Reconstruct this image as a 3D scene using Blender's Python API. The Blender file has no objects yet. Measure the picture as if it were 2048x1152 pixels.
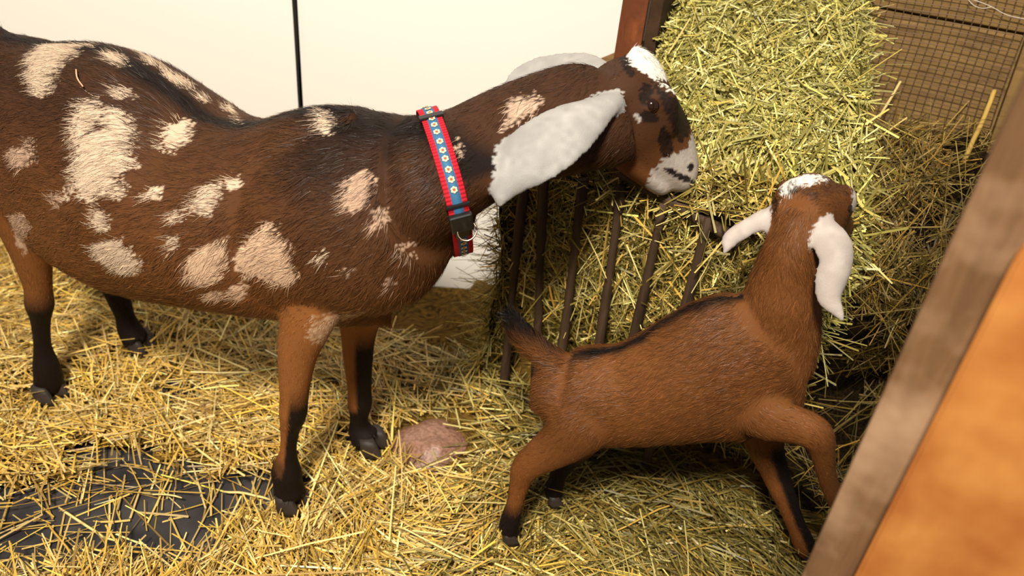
import bpy, bmesh, math
import numpy as np
from mathutils import Vector
from mathutils.kdtree import KDTree
from mathutils.bvhtree import BVHTree

rng = np.random.default_rng(7)
SC = bpy.context.scene
COL = SC.collection

# ------------------------------------------------------------------ camera, world, light, exposure
H, PITCH, ROLL, F = 1.15, math.radians(33), math.radians(6), 1600.0
fw = np.array([0, math.cos(PITCH), -math.sin(PITCH)])
up = np.array([0, math.sin(PITCH), math.cos(PITCH)])
rt = np.array([1.0, 0, 0])
R2 = rt * math.cos(ROLL) + up * math.sin(ROLL)
U2 = up * math.cos(ROLL) - rt * math.sin(ROLL)
C = np.array([0, 0, H])
cam = bpy.data.cameras.new('camera'); camo = bpy.data.objects.new('camera', cam); COL.objects.link(camo)
cam.sensor_width = 36; cam.lens = F / 2048 * 36; cam.clip_start = .02
from mathutils import Matrix
camo.matrix_world = Matrix(((R2[0], U2[0], -fw[0], C[0]), (R2[1], U2[1], -fw[1], C[1]), (R2[2], U2[2], -fw[2], C[2]), (0, 0, 0, 1)))
cam.dof.use_dof = True; cam.dof.focus_distance = 1.17; cam.dof.aperture_fstop = 3.6
SC.camera = camo
W = bpy.data.worlds.new('world'); SC.world = W; W.use_nodes = True
W.node_tree.nodes['Background'].inputs[0].default_value = (1.0, .95, .88, 1)
W.node_tree.nodes['Background'].inputs[1].default_value = .20
def area(name, loc, aim, size, energy, color):
    l = bpy.data.lights.new(name, 'AREA'); l.size = size; l.energy = energy; l.color = color
    o = bpy.data.objects.new(name, l); COL.objects.link(o); o.location = loc
    o.rotation_euler = (Vector(aim) - Vector(loc)).to_track_quat('-Z', 'Y').to_euler(); return o
area('barn_lamp', (-.40, -.80, 2.85), (0, 1.15, .3), .40, 134, (1.0, .925, .81))
SC.view_settings.view_transform = 'Standard'; SC.view_settings.look = 'None'
SC.view_settings.gamma = 1; SC.view_settings.use_curve_mapping = False
SC.view_settings.exposure = .35

# ------------------------------------------------------------------ sight-line measuring helpers
def ray(u, v): return fw + R2 * (u - 1024) / F + U2 * (576 - v) / F
def at(u, v, z): return C + ray(u, v) * z
def gr(u, v, h=0.0): d = ray(u, v); return C + d * (h - H) / d[2]
def onp(u, v, p, n): d = ray(u, v); return C + d * (np.dot(p - C, n) / np.dot(d, n))
def depth(p): return float(np.dot(p - C, fw))
def camv(x, y, z):
    w = R2 * x - U2 * y + fw * z; return w / np.linalg.norm(w)
def nrm(a):
    a = np.asarray(a, float); return a / np.maximum(np.linalg.norm(a, axis=-1, keepdims=True), 1e-9)
def L(*c):  # sRGB 0-255 to linear
    c = np.array(c, float) / 255; return np.where(c < .04045, c / 12.92, ((c + .055) / 1.055) ** 2.4)
def hash3(i, j, k, s):
    n = (i * 374761393 + j * 668265263 + k * 1274126177 + s * 974634777) & 0xffffffff
    n = ((n ^ (n >> 13)) * 1274126177) & 0xffffffff
    return ((n ^ (n >> 16)) & 0xffff) / 65535.0
def noise(p, f, s=0):
    p = np.asarray(p, float) * f
    i = np.floor(p).astype(np.int64); t = p - i; t = t * t * (3 - 2 * t); r = 0
    for a in (0, 1):
        for b in (0, 1):
            for c in (0, 1):
                w = (t[:, 0] if a else 1 - t[:, 0]) * (t[:, 1] if b else 1 - t[:, 1]) * (t[:, 2] if c else 1 - t[:, 2])
                r = r + w * hash3(i[:, 0] + a, i[:, 1] + b, i[:, 2] + c, s)
    return r

# ------------------------------------------------------------------ object helpers
def tag(o, label=None, cat=None, group=None, kind=None):
    for k, v in (('label', label), ('category', cat), ('group', group), ('kind', kind)):
        if v: o[k] = v
    return o
def empty(name, loc=(0, 0, 0)):
    o = bpy.data.objects.new(name, None); COL.objects.link(o); o.location = loc; o.empty_display_size = .05; return o
def link(name, me, mat=None, parent=None, smooth=False):
    o = bpy.data.objects.new(name, me); COL.objects.link(o)
    if mat: me.materials.append(mat)
    if smooth: me.polygons.foreach_set('use_smooth', np.ones(len(me.polygons), bool))
    if parent is not None:
        o.parent = parent; o.matrix_parent_inverse = Matrix.Translation(-Vector(parent.location))
    return o
def mesh_np(name, V, Q, col=None):
    """V (n,3); Q (m,k) faces of k corners"""
    V = np.asarray(V, np.float32); Q = np.asarray(Q, np.int32); k = Q.shape[1]
    me = bpy.data.meshes.new(name)
    me.vertices.add(len(V)); me.vertices.foreach_set('co', V.ravel())
    me.loops.add(Q.size); me.loops.foreach_set('vertex_index', Q.ravel())
    me.polygons.add(len(Q)); me.polygons.foreach_set('loop_start', np.arange(0, Q.size, k, dtype=np.int32))
    me.update(calc_edges=True); me.validate()
    if col is not None: vcol(me, col)
    return me
def vcol(me, col):
    a = me.color_attributes.new('col', 'FLOAT_COLOR', 'POINT')
    c = np.ones((len(me.vertices), 4), np.float32); c[:, :3] = col
    a.data.foreach_set('color', c.ravel())
def ribbons(P, D, N, Ln, Wd, curl=None, segs=2, taper=.15, base=1.0):
    """strands as ribbons: P root, D direction, N facing, lengths, widths, curl = sideways bend vector; returns V, quads"""
    n = len(P); D = nrm(D); S = nrm(np.cross(N, D)); Vs = []
    if curl is None: curl = np.zeros_like(P)
    for k in range(segs + 1):
        t = k / segs
        c = P + D * (Ln * t)[:, None] + curl * (t * t)
        w = (Wd * .5 * (base + (taper - base) * t))[:, None]
        Vs += [c - S * w, c + S * w]
    V = np.stack(Vs, 1).reshape(-1, 3)
    b = (np.arange(n) * 2 * (segs + 1))[:, None]
    Q = np.concatenate([b + np.array([2 * k, 2 * k + 1, 2 * k + 3, 2 * k + 2])[None] for k in range(segs)], 0)
    return V, Q
def ribbon_mesh(name, P, D, N, Ln, Wd, col, curl=None, segs=2, taper=.15, base=1.0):
    V, Q = ribbons(P, D, N, Ln, Wd, curl, segs, taper, base)
    return mesh_np(name, V, Q, np.repeat(col, 2 * (segs + 1), 0))

# ------------------------------------------------------------------ materials
def mat(name, color=(.8, .8, .8), rough=.6, spec=.3, metal=0.0):
    m = bpy.data.materials.new(name); m.use_nodes = True
    b = m.node_tree.nodes['Principled BSDF']
    b.inputs['Base Color'].default_value = (*color, 1); b.inputs['Roughness'].default_value = rough
    b.inputs['Specular IOR Level'].default_value = spec; b.inputs['Metallic'].default_value = metal
    return m
def nd(m, t, **kw):
    n = m.node_tree.nodes.new(t)
    for k, v in kw.items():
        if k in n.inputs: n.inputs[k].default_value = v
        else: setattr(n, k, v)
    return n
def lk(m, a, b): m.node_tree.links.new(a, b)
def bsdf(m): return m.node_tree.nodes['Principled BSDF']
def vmat(name, rough=.55, spec=.25, trans=0.0):
    m = mat(name, rough=rough, spec=spec)
    a = nd(m, 'ShaderNodeAttribute', attribute_name='col'); lk(m, a.outputs['Color'], bsdf(m).inputs['Base Color'])
    return m
def ramp(m, fac, stops):
    r = nd(m, 'ShaderNodeValToRGB'); e = r.color_ramp.elements
    while len(e) < len(stops): e.new(.5)
    for q, (p, c) in zip(e, stops): q.position = p; q.color = (*c, 1)
    lk(m, fac, r.inputs[0]); return r
def bump(m, h, s=.3, d=.01):
    b = nd(m, 'ShaderNodeBump', Strength=s, Distance=d); lk(m, h, b.inputs['Height']); lk(m, b.outputs[0], bsdf(m).inputs['Normal'])
def wood(name, dark, light, scale=(3, 3, 40), rough=.75, detail=6, stain=None, bs=.3):
    """grain runs along the stretched axis; stain = colour of blotchy wear"""
    m = mat(name, rough=rough, spec=.2)
    tc = nd(m, 'ShaderNodeTexCoord'); mp = nd(m, 'ShaderNodeMapping', Scale=scale); lk(m, tc.outputs['Object'], mp.inputs[0])
    n1 = nd(m, 'ShaderNodeTexNoise', Scale=1.0, Detail=detail, Roughness=.65, Distortion=.6); lk(m, mp.outputs[0], n1.inputs['Vector'])
    r = ramp(m, n1.outputs[0], [(.3, dark), (.7, light)]); out = r.outputs[0]
    if stain is not None:
        n2 = nd(m, 'ShaderNodeTexNoise', Scale=stain[1], Detail=4, Roughness=.6); lk(m, tc.outputs['Object'], n2.inputs['Vector'])
        r2 = ramp(m, n2.outputs[0], [(.45, (0, 0, 0)), (.62, (1, 1, 1))])
        mx = nd(m, 'ShaderNodeMix', data_type='RGBA'); lk(m, r2.outputs[0], mx.inputs[0]); lk(m, out, mx.inputs[6]); mx.inputs[7].default_value = (*stain[0], 1)
        out = mx.outputs[2]
    lk(m, out, bsdf(m).inputs['Base Color']); bump(m, n1.outputs[0], bs, .004)
    return m
M_straw = vmat('straw', .42, .35); M_hay = vmat('hay', .5, .25); M_fur = vmat('fur', .46, .20); M_coat = vmat('coat', .65, .12)
nc = nd(M_coat, 'ShaderNodeTexNoise', Scale=420, Detail=4, Roughness=.7); tcc = nd(M_coat, 'ShaderNodeTexCoord'); lk(M_coat, tcc.outputs['Object'], nc.inputs['Vector']); bump(M_coat, nc.outputs[0], .35, .002)
M_rubber = mat('rubber', L(52, 50, 50), .55, .3)
nz = nd(M_rubber, 'ShaderNodeTexNoise', Scale=40, Detail=6); r_ = ramp(M_rubber, nz.outputs[0], [(.35, L(40, 38, 40)), (.62, L(74, 70, 68)), (.75, L(112, 100, 78))]); lk(M_rubber, r_.outputs[0], bsdf(M_rubber).inputs[0]); bump(M_rubber, nz.outputs[0], .4, .004)
M_wall = mat('white_board', L(240, 234, 224), .45, .3)
tc = nd(M_wall, 'ShaderNodeTexCoord'); vz = nd(M_wall, 'ShaderNodeTexVoronoi', Scale=9, Randomness=1); lk(M_wall, tc.outputs['Object'], vz.inputs['Vector'])
n9 = nd(M_wall, 'ShaderNodeTexNoise', Scale=60, Detail=2); lk(M_wall, tc.outputs['Object'], n9.inputs['Vector'])
ad = nd(M_wall, 'ShaderNodeMath', operation='MULTIPLY_ADD'); lk(M_wall, n9.outputs[0], ad.inputs[0]); ad.inputs[1].default_value = .09; lk(M_wall, vz.outputs['Distance'], ad.inputs[2])
r_ = ramp(M_wall, ad.outputs[0], [(.066, L(110, 105, 95)), (.082, L(240, 234, 224))]); lk(M_wall, r_.outputs[0], bsdf(M_wall).inputs[0])
M_dark = mat('black_gap', L(30, 26, 22), .8)
M_plastic = mat('black_plastic', L(26, 24, 23), .35, .5)
M_steel = mat('ring_steel', L(150, 130, 110), .25, .5, 1.0)
M_red = mat('red_webbing', L(205, 30, 45), .75, .15)
wv = nd(M_red, 'ShaderNodeAttribute', attribute_name='rib'); r_ = ramp(M_red, wv.outputs['Fac'], [(0, L(150, 14, 28)), (1, L(226, 44, 58))]); lk(M_red, r_.outputs[0], bsdf(M_red).inputs[0])
M_blue = mat('blue_ribbon', L(52, 104, 142), .6, .2)
nb = nd(M_blue, 'ShaderNodeTexNoise', Scale=900, Detail=2); r_ = ramp(M_blue, nb.outputs[0], [(.35, L(34, 80, 128)), (.65, L(74, 124, 152))]); lk(M_blue, r_.outputs[0], bsdf(M_blue).inputs[0])
M_emb = vmat('emblem_thread', .7, .1)
M_post = wood('weathered_post', L(84, 58, 36), L(128, 94, 62), (24, 24, 3), .8, 6, (L(160, 128, 98), 6), .25)
M_ply = wood('orange_plywood', L(168, 104, 46), L(196, 136, 70), (9, 9, 2.5), .6, 5, (L(152, 86, 38), 5), .1)
M_old = wood('old_plank', L(74, 54, 29), L(140, 110, 66), (6, 44, 44), .85, 10, (L(116, 90, 50), 12), .7)
M_shade = wood('shaded_board', L(44, 30, 18), L(74, 52, 32), (20, 4, 20), .85, 6, None, .4)  # wood colour darkened to stand in for weak light on the inner board
M_rust = wood('rusty_post', L(84, 42, 20), L(140, 78, 42), (35, 35, 5), .8, 8, (L(96, 52, 28), 14), .4)
M_bar = wood('bar_wood', L(42, 30, 20), L(82, 62, 44), (60, 60, 6), .7, 5, None, .3)
M_wire = mat('wire', L(96, 74, 52), .55, .4, .5)
M_core = mat('hay_core', L(70, 58, 28), .95, .05)
nh = nd(M_core, 'ShaderNodeTexNoise', Scale=140, Detail=5); r_ = ramp(M_core, nh.outputs[0], [(.35, L(22, 17, 9)), (.7, L(84, 68, 34))]); lk(M_core, r_.outputs[0], bsdf(M_core).inputs[0])
M_deep = mat('deep_hay', L(30, 23, 13), .95, .05)  # blacker copy of the hay core, shade of the corner heap in its colour
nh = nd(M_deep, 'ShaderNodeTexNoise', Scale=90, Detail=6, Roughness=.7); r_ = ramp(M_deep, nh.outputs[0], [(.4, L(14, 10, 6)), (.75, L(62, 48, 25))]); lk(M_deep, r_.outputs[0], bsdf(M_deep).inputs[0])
M_under = mat('straw_under', L(120, 92, 38), .95, .05)
nh = nd(M_under, 'ShaderNodeTexNoise', Scale=120, Detail=5); r_ = ramp(M_under, nh.outputs[0], [(.35, L(52, 38, 16)), (.7, L(130, 100, 44))]); lk(M_under, r_.outputs[0], bsdf(M_under).inputs[0])
M_mud = mat('brown_mineral', L(138, 104, 84), .35, .4)
nm = nd(M_mud, 'ShaderNodeTexNoise', Scale=22, Detail=4); r_ = ramp(M_mud, nm.outputs[0], [(.35, L(122, 88, 68)), (.65, L(160, 120, 100))]); lk(M_mud, r_.outputs[0], bsdf(M_mud).inputs[0]); bump(M_mud, nm.outputs[0], .3, .008)
M_eye = mat('eye', L(34, 18, 8), .08, .6)
M_hoof = mat('hoof_horn', L(54, 45, 39), .55, .3)
M_web = mat('cobweb_thread', L(200, 190, 175), .7)

# ------------------------------------------------------------------ small solid builders
def box_mesh(name, x, y, z, bev=.003):
    bm = bmesh.new(); bmesh.ops.create_cube(bm, size=1.0)
    for v in bm.verts: v.co = (v.co.x * x, v.co.y * y, v.co.z * z)
    if bev: bmesh.ops.bevel(bm, geom=bm.edges[:], offset=bev, segments=2, affect='EDGES', profile=.6)
    me = bpy.data.meshes.new(name); bm.to_mesh(me); bm.free(); return me
def framed(o, origin, ex, ey, ez):
    """place an object with local axes ex, ey, ez at origin (world)"""
    m = Matrix(((ex[0], ey[0], ez[0], origin[0]), (ex[1], ey[1], ez[1], origin[1]), (ex[2], ey[2], ez[2], origin[2]), (0, 0, 0, 1)))
    o.matrix_basis = m; return o
def tube_arrays(path, rad, M=8, wob=0.0, seed=0):
    path = np.asarray(path, float); n = len(path); rad = np.broadcast_to(rad, n)
    T = nrm(np.gradient(path, axis=0)); ref = np.array([.31, .2, .93]) if abs(T[0][2]) < .8 else np.array([.9, .3, .1])
    A = nrm(np.cross(T, ref)); B = np.cross(T, A); ph = np.linspace(0, 2 * math.pi, M, endpoint=False)
    r = np.random.default_rng(seed)
    V = np.concatenate([path[i] + rad[i] * (1 + wob * r.normal(size=(M, 1))) * (np.cos(ph)[:, None] * A[i] + np.sin(ph)[:, None] * B[i]) for i in range(n)], 0)
    Q = [[i * M + j, i * M + (j + 1) % M, (i + 1) * M + (j + 1) % M, (i + 1) * M + j] for i in range(n - 1) for j in range(M)]
    V = np.concatenate([V, path[:1], path[-1:]]); a = n * M
    Tq = [[a, (j + 1) % M, j] for j in range(M)] + [[a + 1, (n - 1) * M + j, (n - 1) * M + (j + 1) % M] for j in range(M)]
    return V, Q + Tq
def tube_mesh(name, path, rad, M=8, wob=0.0, seed=0):
    V, Fs = tube_arrays(path, rad, M, wob, seed); me = bpy.data.meshes.new(name); me.from_pydata(V.tolist(), [], Fs); me.update(); return me

# ------------------------------------------------------------------ setting: floor, white board wall
wa, wb = gr(0, 440, .05), gr(930, 572, .05)
wd = nrm(wb - wa); wd[2] = 0; wd = nrm(wd); wn = np.array([wd[1], -wd[0], 0])     # wall direction, wall normal (into the pen)
fl = link('floor', box_mesh('floor', 5.0, 4.2, .06, 0), M_rubber); fl.location = (.3, .6, -.03); tag(fl, kind='structure')
wall = empty('wall_back', tuple(wa * [1, 1, 0])); tag(wall, kind='structure')
seam = onp(594, 100, wa, wn); ts = float(np.dot(seam - wa, wd))
def wall_panel(t0, t1, off, th=.012, z1=2.3):
    o = link('panel', box_mesh('panel', t1 - t0, th, z1, .0015), M_wall, wall)
    c = wa + wd * (t0 + t1) / 2 + wn * off; framed(o, (c[0], c[1], z1 / 2), wd, -wn, np.array([0, 0, 1])); return o
zz = np.array([0, 0, 1.0])
wall_panel(ts - 1.6, ts - .004, -.004); wall_panel(ts + .004, ts + 2.4, -.012)
bk = link('backing', box_mesh('backing', 4.2, .02, 2.3, 0), M_dark, wall); c = wa + wd * (ts + .4) - wn * .032; framed(bk, (c[0], c[1], 1.15), wd, -wn, zz)
# warped black edge strip along the seam
sv = np.linspace(.3, 2.2, 30); sp = [wa * [1, 1, 0] + wd * (ts + .0015 * math.sin(v * 9) + .001 * math.sin(v * 23)) + wn * .000 + zz * v for v in sv]
tag(link('seam_strip', tube_mesh('seam_strip', sp, .0035 + .001 * np.sin(sv * 11), 6), M_dark, wall), 'black sealant strip in the seam')

# ------------------------------------------------------------------ goats: shared body builder
class Acc:
    def __init__(s): s.V = []; s.F = []; s.flow = []; s.len = []; s.part = []; s.n = 0
def loft(acc, Cn, nref, au, ad, wn_, wf=None, flow=-1, down=0.0, fl=.02, part=0, M=28, Uv=None, narrow=0.0, cup=0.0, power=2.0):
    """ring loft: Cn (k,3) centres; nref = sideways direction(s); au / ad = extents along U; wn_ / wf = half widths near / far"""
    Cn = np.asarray(Cn, float); k = len(Cn)
    T = nrm(np.gradient(Cn, axis=0))
    if Uv is not None:
        Uo = nrm(np.broadcast_to(Uv, (k, 3)) - T * np.sum(T * Uv, -1, keepdims=True)); Nn = np.cross(T, Uo)
    else:
        nr = np.broadcast_to(nref, (k, 3)); Nn = nrm(nr - T * np.sum(T * nr, -1, keepdims=True)); Uo = np.cross(Nn, T)
    wf = wn_ if wf is None else wf; fl = np.broadcast_to(fl, k); part = np.broadcast_to(part, k)
    au, ad, w1, w2, cup = (np.broadcast_to(np.asarray(x, float), k) for x in (au, ad, wn_, wf, cup))
    ph = np.linspace(0, 2 * math.pi, M, endpoint=False); cs, sn = np.cos(ph), np.sin(ph)
    e = 2.0 / power; cs = np.sign(cs) * np.abs(cs) ** e; sn = np.sign(sn) * np.abs(sn) ** e
    for i in range(k):
        un = np.where(sn > 0, au[i], ad[i]) * sn; ww = np.where(cs > 0, w1[i], w2[i]) * cs * (1 - narrow * np.maximum(sn, 0) ** 2)
        P = Cn[i] + un[:, None] * Uo[i] + (ww + cup[i] * sn * sn)[:, None] * Nn[i]
        acc.V.append(P)
        f = T[i] * flow + np.array([0, 0, -down]); acc.flow.append(np.repeat(nrm(f)[None], M, 0))
        acc.len.append(np.full(M, fl[i])); acc.part.append(np.full(M, part[i]))
    b = acc.n
    for i in range(k - 1):
        for j in range(M):
            acc.F.append([b + i * M + j, b + i * M + (j + 1) % M, b + (i + 1) * M + (j + 1) % M, b + (i + 1) * M + j])
    acc.F.append([b + j for j in range(M)][::-1]); acc.F.append([b + (k - 1) * M + j for j in range(M)])
    acc.n += k * M
def dense(st, n):
    """resample station rows smoothly (Catmull-Rom) to n rows"""
    st = np.asarray(st, float); k = len(st); t = np.linspace(0, k - 1, n); i = np.minimum(t.astype(int), k - 2); f = (t - i)[:, None]
    p1, p2 = st[i], st[i + 1]; p0 = st[np.maximum(i - 1, 0)]; p3 = st[np.minimum(i + 2, k - 1)]
    return .5 * (2 * p1 + (p2 - p0) * f + (2 * p0 - 5 * p1 + 4 * p2 - p3) * f ** 2 + (3 * p1 - p0 - 3 * p2 + p3) * f ** 3)
def build_body(name, acc, voxel, smooth_it=6):
    V = np.concatenate(acc.V); me = bpy.data.meshes.new(name + '_src'); me.from_pydata(V.tolist(), [], acc.F); me.update()
    bm = bmesh.new(); bm.from_mesh(me); bmesh.ops.recalc_face_normals(bm, faces=bm.faces[:]); bm.to_mesh(me); bm.free()
    o = bpy.data.objects.new(name, me); COL.objects.link(o)
    m = o.modifiers.new('r', 'REMESH'); m.mode = 'VOXEL'; m.voxel_size = voxel
    s = o.modifiers.new('s', 'SMOOTH'); s.iterations = smooth_it; s.factor = .5
    dg = bpy.context.evaluated_depsgraph_get(); out = bpy.data.meshes.new_from_object(o.evaluated_get(dg))
    bpy.data.objects.remove(o); out.name = name
    n = len(out.vertices); co = np.empty(n * 3, np.float32); out.vertices.foreach_get('co', co); co = co.reshape(-1, 3).astype(float)
    no = np.empty(n * 3, np.float32); out.vertices.foreach_get('normal', no); no = no.reshape(-1, 3).astype(float)
    kd = KDTree(len(V))
    for i, p in enumerate(V): kd.insert(p, i)
    kd.balance(); fl = np.concatenate(acc.flow); ln = np.concatenate(acc.len); pt = np.concatenate(acc.part)
    idx = np.array([kd.find(p)[1] for p in co])
    flow, length, part = fl[idx], ln[idx], pt[idx]
    ed = np.empty(len(out.edges) * 2, np.int32); out.edges.foreach_get('vertices', ed); ed = ed.reshape(-1, 2)
    deg = np.bincount(ed.ravel(), minlength=n)[:, None] + 1.0
    for _ in range(36):
        a = flow.copy(); np.add.at(a, ed[:, 0], flow[ed[:, 1]]); np.add.at(a, ed[:, 1], flow[ed[:, 0]]); flow = a / deg
        b = length.copy(); np.add.at(b, ed[:, 0], length[ed[:, 1]]); np.add.at(b, ed[:, 1], length[ed[:, 0]]); length = b / deg[:, 0]
    out.calc_loop_triangles(); t = np.empty(len(out.loop_triangles) * 3, np.int32); out.loop_triangles.foreach_get('vertices', t); t = t.reshape(-1, 3)
    bvh = BVHTree.FromPolygons([Vector(p) for p in co], t.tolist())
    return out, co, no, nrm(flow), length, part, t, bvh
def hit(bvh, u, v):
    d = ray(u, v); h = bvh.ray_cast(Vector(C), Vector(nrm(d)))
    return np.array(h[0]) if h[0] is not None else None
def inpoly(x, y, poly):
    r = np.zeros(len(x), bool); n = len(poly)
    for i in range(n):
        (x1, y1), (x2, y2) = poly[i], poly[(i + 1) % n]
        if abs(y2 - y1) < 1e-9: continue
        c = ((y1 > y) != (y2 > y)) & (x < (x2 - x1) * (y - y1) / (y2 - y1) + x1); r ^= c
    return r
def ell(cx, cy, rx, ry, a=0, n=14):
    a = math.radians(a); return [(cx + rx * math.cos(t) * math.cos(a) - ry * math.sin(t) * math.sin(a), cy + rx * math.cos(t) * math.sin(a) + ry * math.sin(t) * math.cos(a)) for t in np.linspace(0, 2 * math.pi, n, endpoint=False)]
class Marks:
    """coat markings, kept as outlines in the goat's own side view (axis, height); origin o, axis d, near normal n"""
    def __init__(s, bvh, o, d, n, hc=None, nz=.007): s.b, s.o, s.d, s.n, s.L, s.hc, s.nz = bvh, o, d, n, [], hc, nz
    def key(s, P):
        x = np.dot(P - s.o, s.d)
        return (x, P[..., 2]) if s.hc is None else (x, np.arctan2(P[..., 2] - s.hc, np.dot(P - s.o, s.n)) * .17)
    def add(s, polys, color, jag=.012, soft=.4, far=False):
        for pl in polys:
            q = []
            for u, v in pl:
                h = hit(s.b, u, v)
                if h is None: h = onp(u, v, s.o, s.n)
                q.append(tuple(float(k) for k in s.key(h)))
            s.L.append((q, np.array(color), jag, soft, far))
    def paint(s, P, Nn, flow, col, seed=0):
        r = np.random.default_rng(seed); near = (np.sum(Nn * s.n, 1) > -.15) | (s.hc is not None)
        for q, c, jag, soft, far in s.L:
            k = r.uniform(-.3, 1, len(P)) * jag
            Q = P - flow * k[:, None] + (noise(P, 60, 3)[:, None] - .5) * s.nz
            x, y = s.key(Q)
            m = inpoly(x, y, q) & (near | far)
            w = np.where(m, 1 - soft * .25 * r.random(len(P)), 0)[:, None]
            col = col * (1 - w) + c * w
        return col
def fur(name, parent, V, tri, no, flow, length, n, width, colf, lift=.22, jitter=.25, rootoff=-.001, keep=None, seed=1):
    r = np.random.default_rng(seed)
    a, b, c = V[tri[:, 0]], V[tri[:, 1]], V[tri[:, 2]]
    ar = np.linalg.norm(np.cross(b - a, c - a), axis=1)
    if keep is not None: ar = ar * keep[tri].mean(1)
    ti = r.choice(len(tri), n, p=ar / ar.sum()); s1 = np.sqrt(r.random(n)); s2 = r.random(n)
    w = np.stack([1 - s1, s1 * (1 - s2), s1 * s2], 1)
    def bl(A): return (A[tri[ti]] * (w[:, :, None] if A.ndim == 2 else w)).sum(1)
    P, N, Fl, Ln = bl(V), nrm(bl(no)), bl(flow), bl(length)
    cl = noise(P, 28, 11)[:, None] - .5; cl2 = noise(P, 28, 12)[:, None] - .5
    D = Fl - N * np.sum(Fl * N, 1, keepdims=True); D = nrm(D)
    B = np.cross(N, D); D = nrm(D + B * (cl * 1.1 + r.normal(size=(n, 1)) * jitter) + N * (lift + .12 * cl2 + .08 * r.normal(size=(n, 1))))
    Ln = Ln * r.uniform(.55, 1.25, n)
    fn = nrm(N + B * r.normal(size=(n, 1)) * .38)
    col = colf(P, N, Fl, seed)
    col = col * np.exp(r.normal(size=(n, 1)) * .24)
    me = ribbon_mesh(name, P + N * rootoff, D, fn, Ln, width * r.uniform(.6, 1.3, n), np.clip(col, 0, .95), curl=-N * (Ln * lift * .8)[:, None], taper=.12)
    o = link(name, me, M_fur, parent); tag(o, kind='stuff'); return o
def leg_st(acc, rows, o, d, n, latr=.85, fl=.012, part=1, M=18, flow=1):
    """rows: (u, v, lateral offset, half width along the body in px [, lateral ratio])"""
    S = []
    for r in rows:
        p = onp(r[0], r[1], o + n * r[2], n); z = depth(p); w = r[3] * z / F
        S.append([*p, w, w * (r[4] if len(r) > 4 else latr)])
    S = dense(S, len(S) * 4); loft(acc, S[:, :3], n, S[:, 3], S[:, 3], S[:, 4], flow=flow, fl=fl, part=part, M=M)
    return S[-1, :3]
def hooves(parent, pts, d, n, size, lab=None):
    """cloven hoof: two tapering claws side by side"""
    for p in pts:
        bm = bmesh.new()
        for sgn in (-1, 1):
            rings = []
            for (f, h, lx, ly) in ((.0, 1.0, .62, .42), (.08, .7, .78, .46), (.2, .3, .95, .47), (.26, 0, 1.05, .48)):
                ring = []
                for a in np.linspace(0, 2 * math.pi, 12, endpoint=False):
                    fx = math.cos(a); fx = fx * (1.15 if fx > 0 else .8)
                    q = np.array(p) + d * size * (f + fx * lx * .8) + n * size * (sgn * .52 + math.sin(a) * ly * (1 - .35 * max(fx, 0))) + zz * size * (h * 1.15 - .3)
                    ring.append(bm.verts.new(q))
                rings.append(ring)
            for i in range(3):
                for j in range(12): bm.faces.new((rings[i][j], rings[i][(j + 1) % 12], rings[i + 1][(j + 1) % 12], rings[i + 1][j]))
            bm.faces.new(rings[0][::-1]); bm.faces.new(rings[-1])
        bmesh.ops.recalc_face_normals(bm, faces=bm.faces[:])
        me = bpy.data.meshes.new('hoof'); bm.to_mesh(me); bm.free(); link('hoof', me, M_hoof, parent, True)
def lidded_eye(parent, p, out, fwd, r):
    """dark eyeball with horizontal pupil slit"""
    me = bpy.data.meshes.new('eye'); bm = bmesh.new(); bmesh.ops.create_uvsphere(bm, u_segments=20, v_segments=12, radius=r); bm.to_mesh(me); bm.free()
    o = link('eye', me, M_eye, parent, True); y = nrm(np.cross(out, fwd)); o.matrix_basis = Matrix(((fwd[0], y[0], out[0], p[0]), (fwd[1], y[1], out[1], p[1]), (fwd[2], y[2], out[2], p[2]), (0, 0, 0, 1)))
    return o
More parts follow.
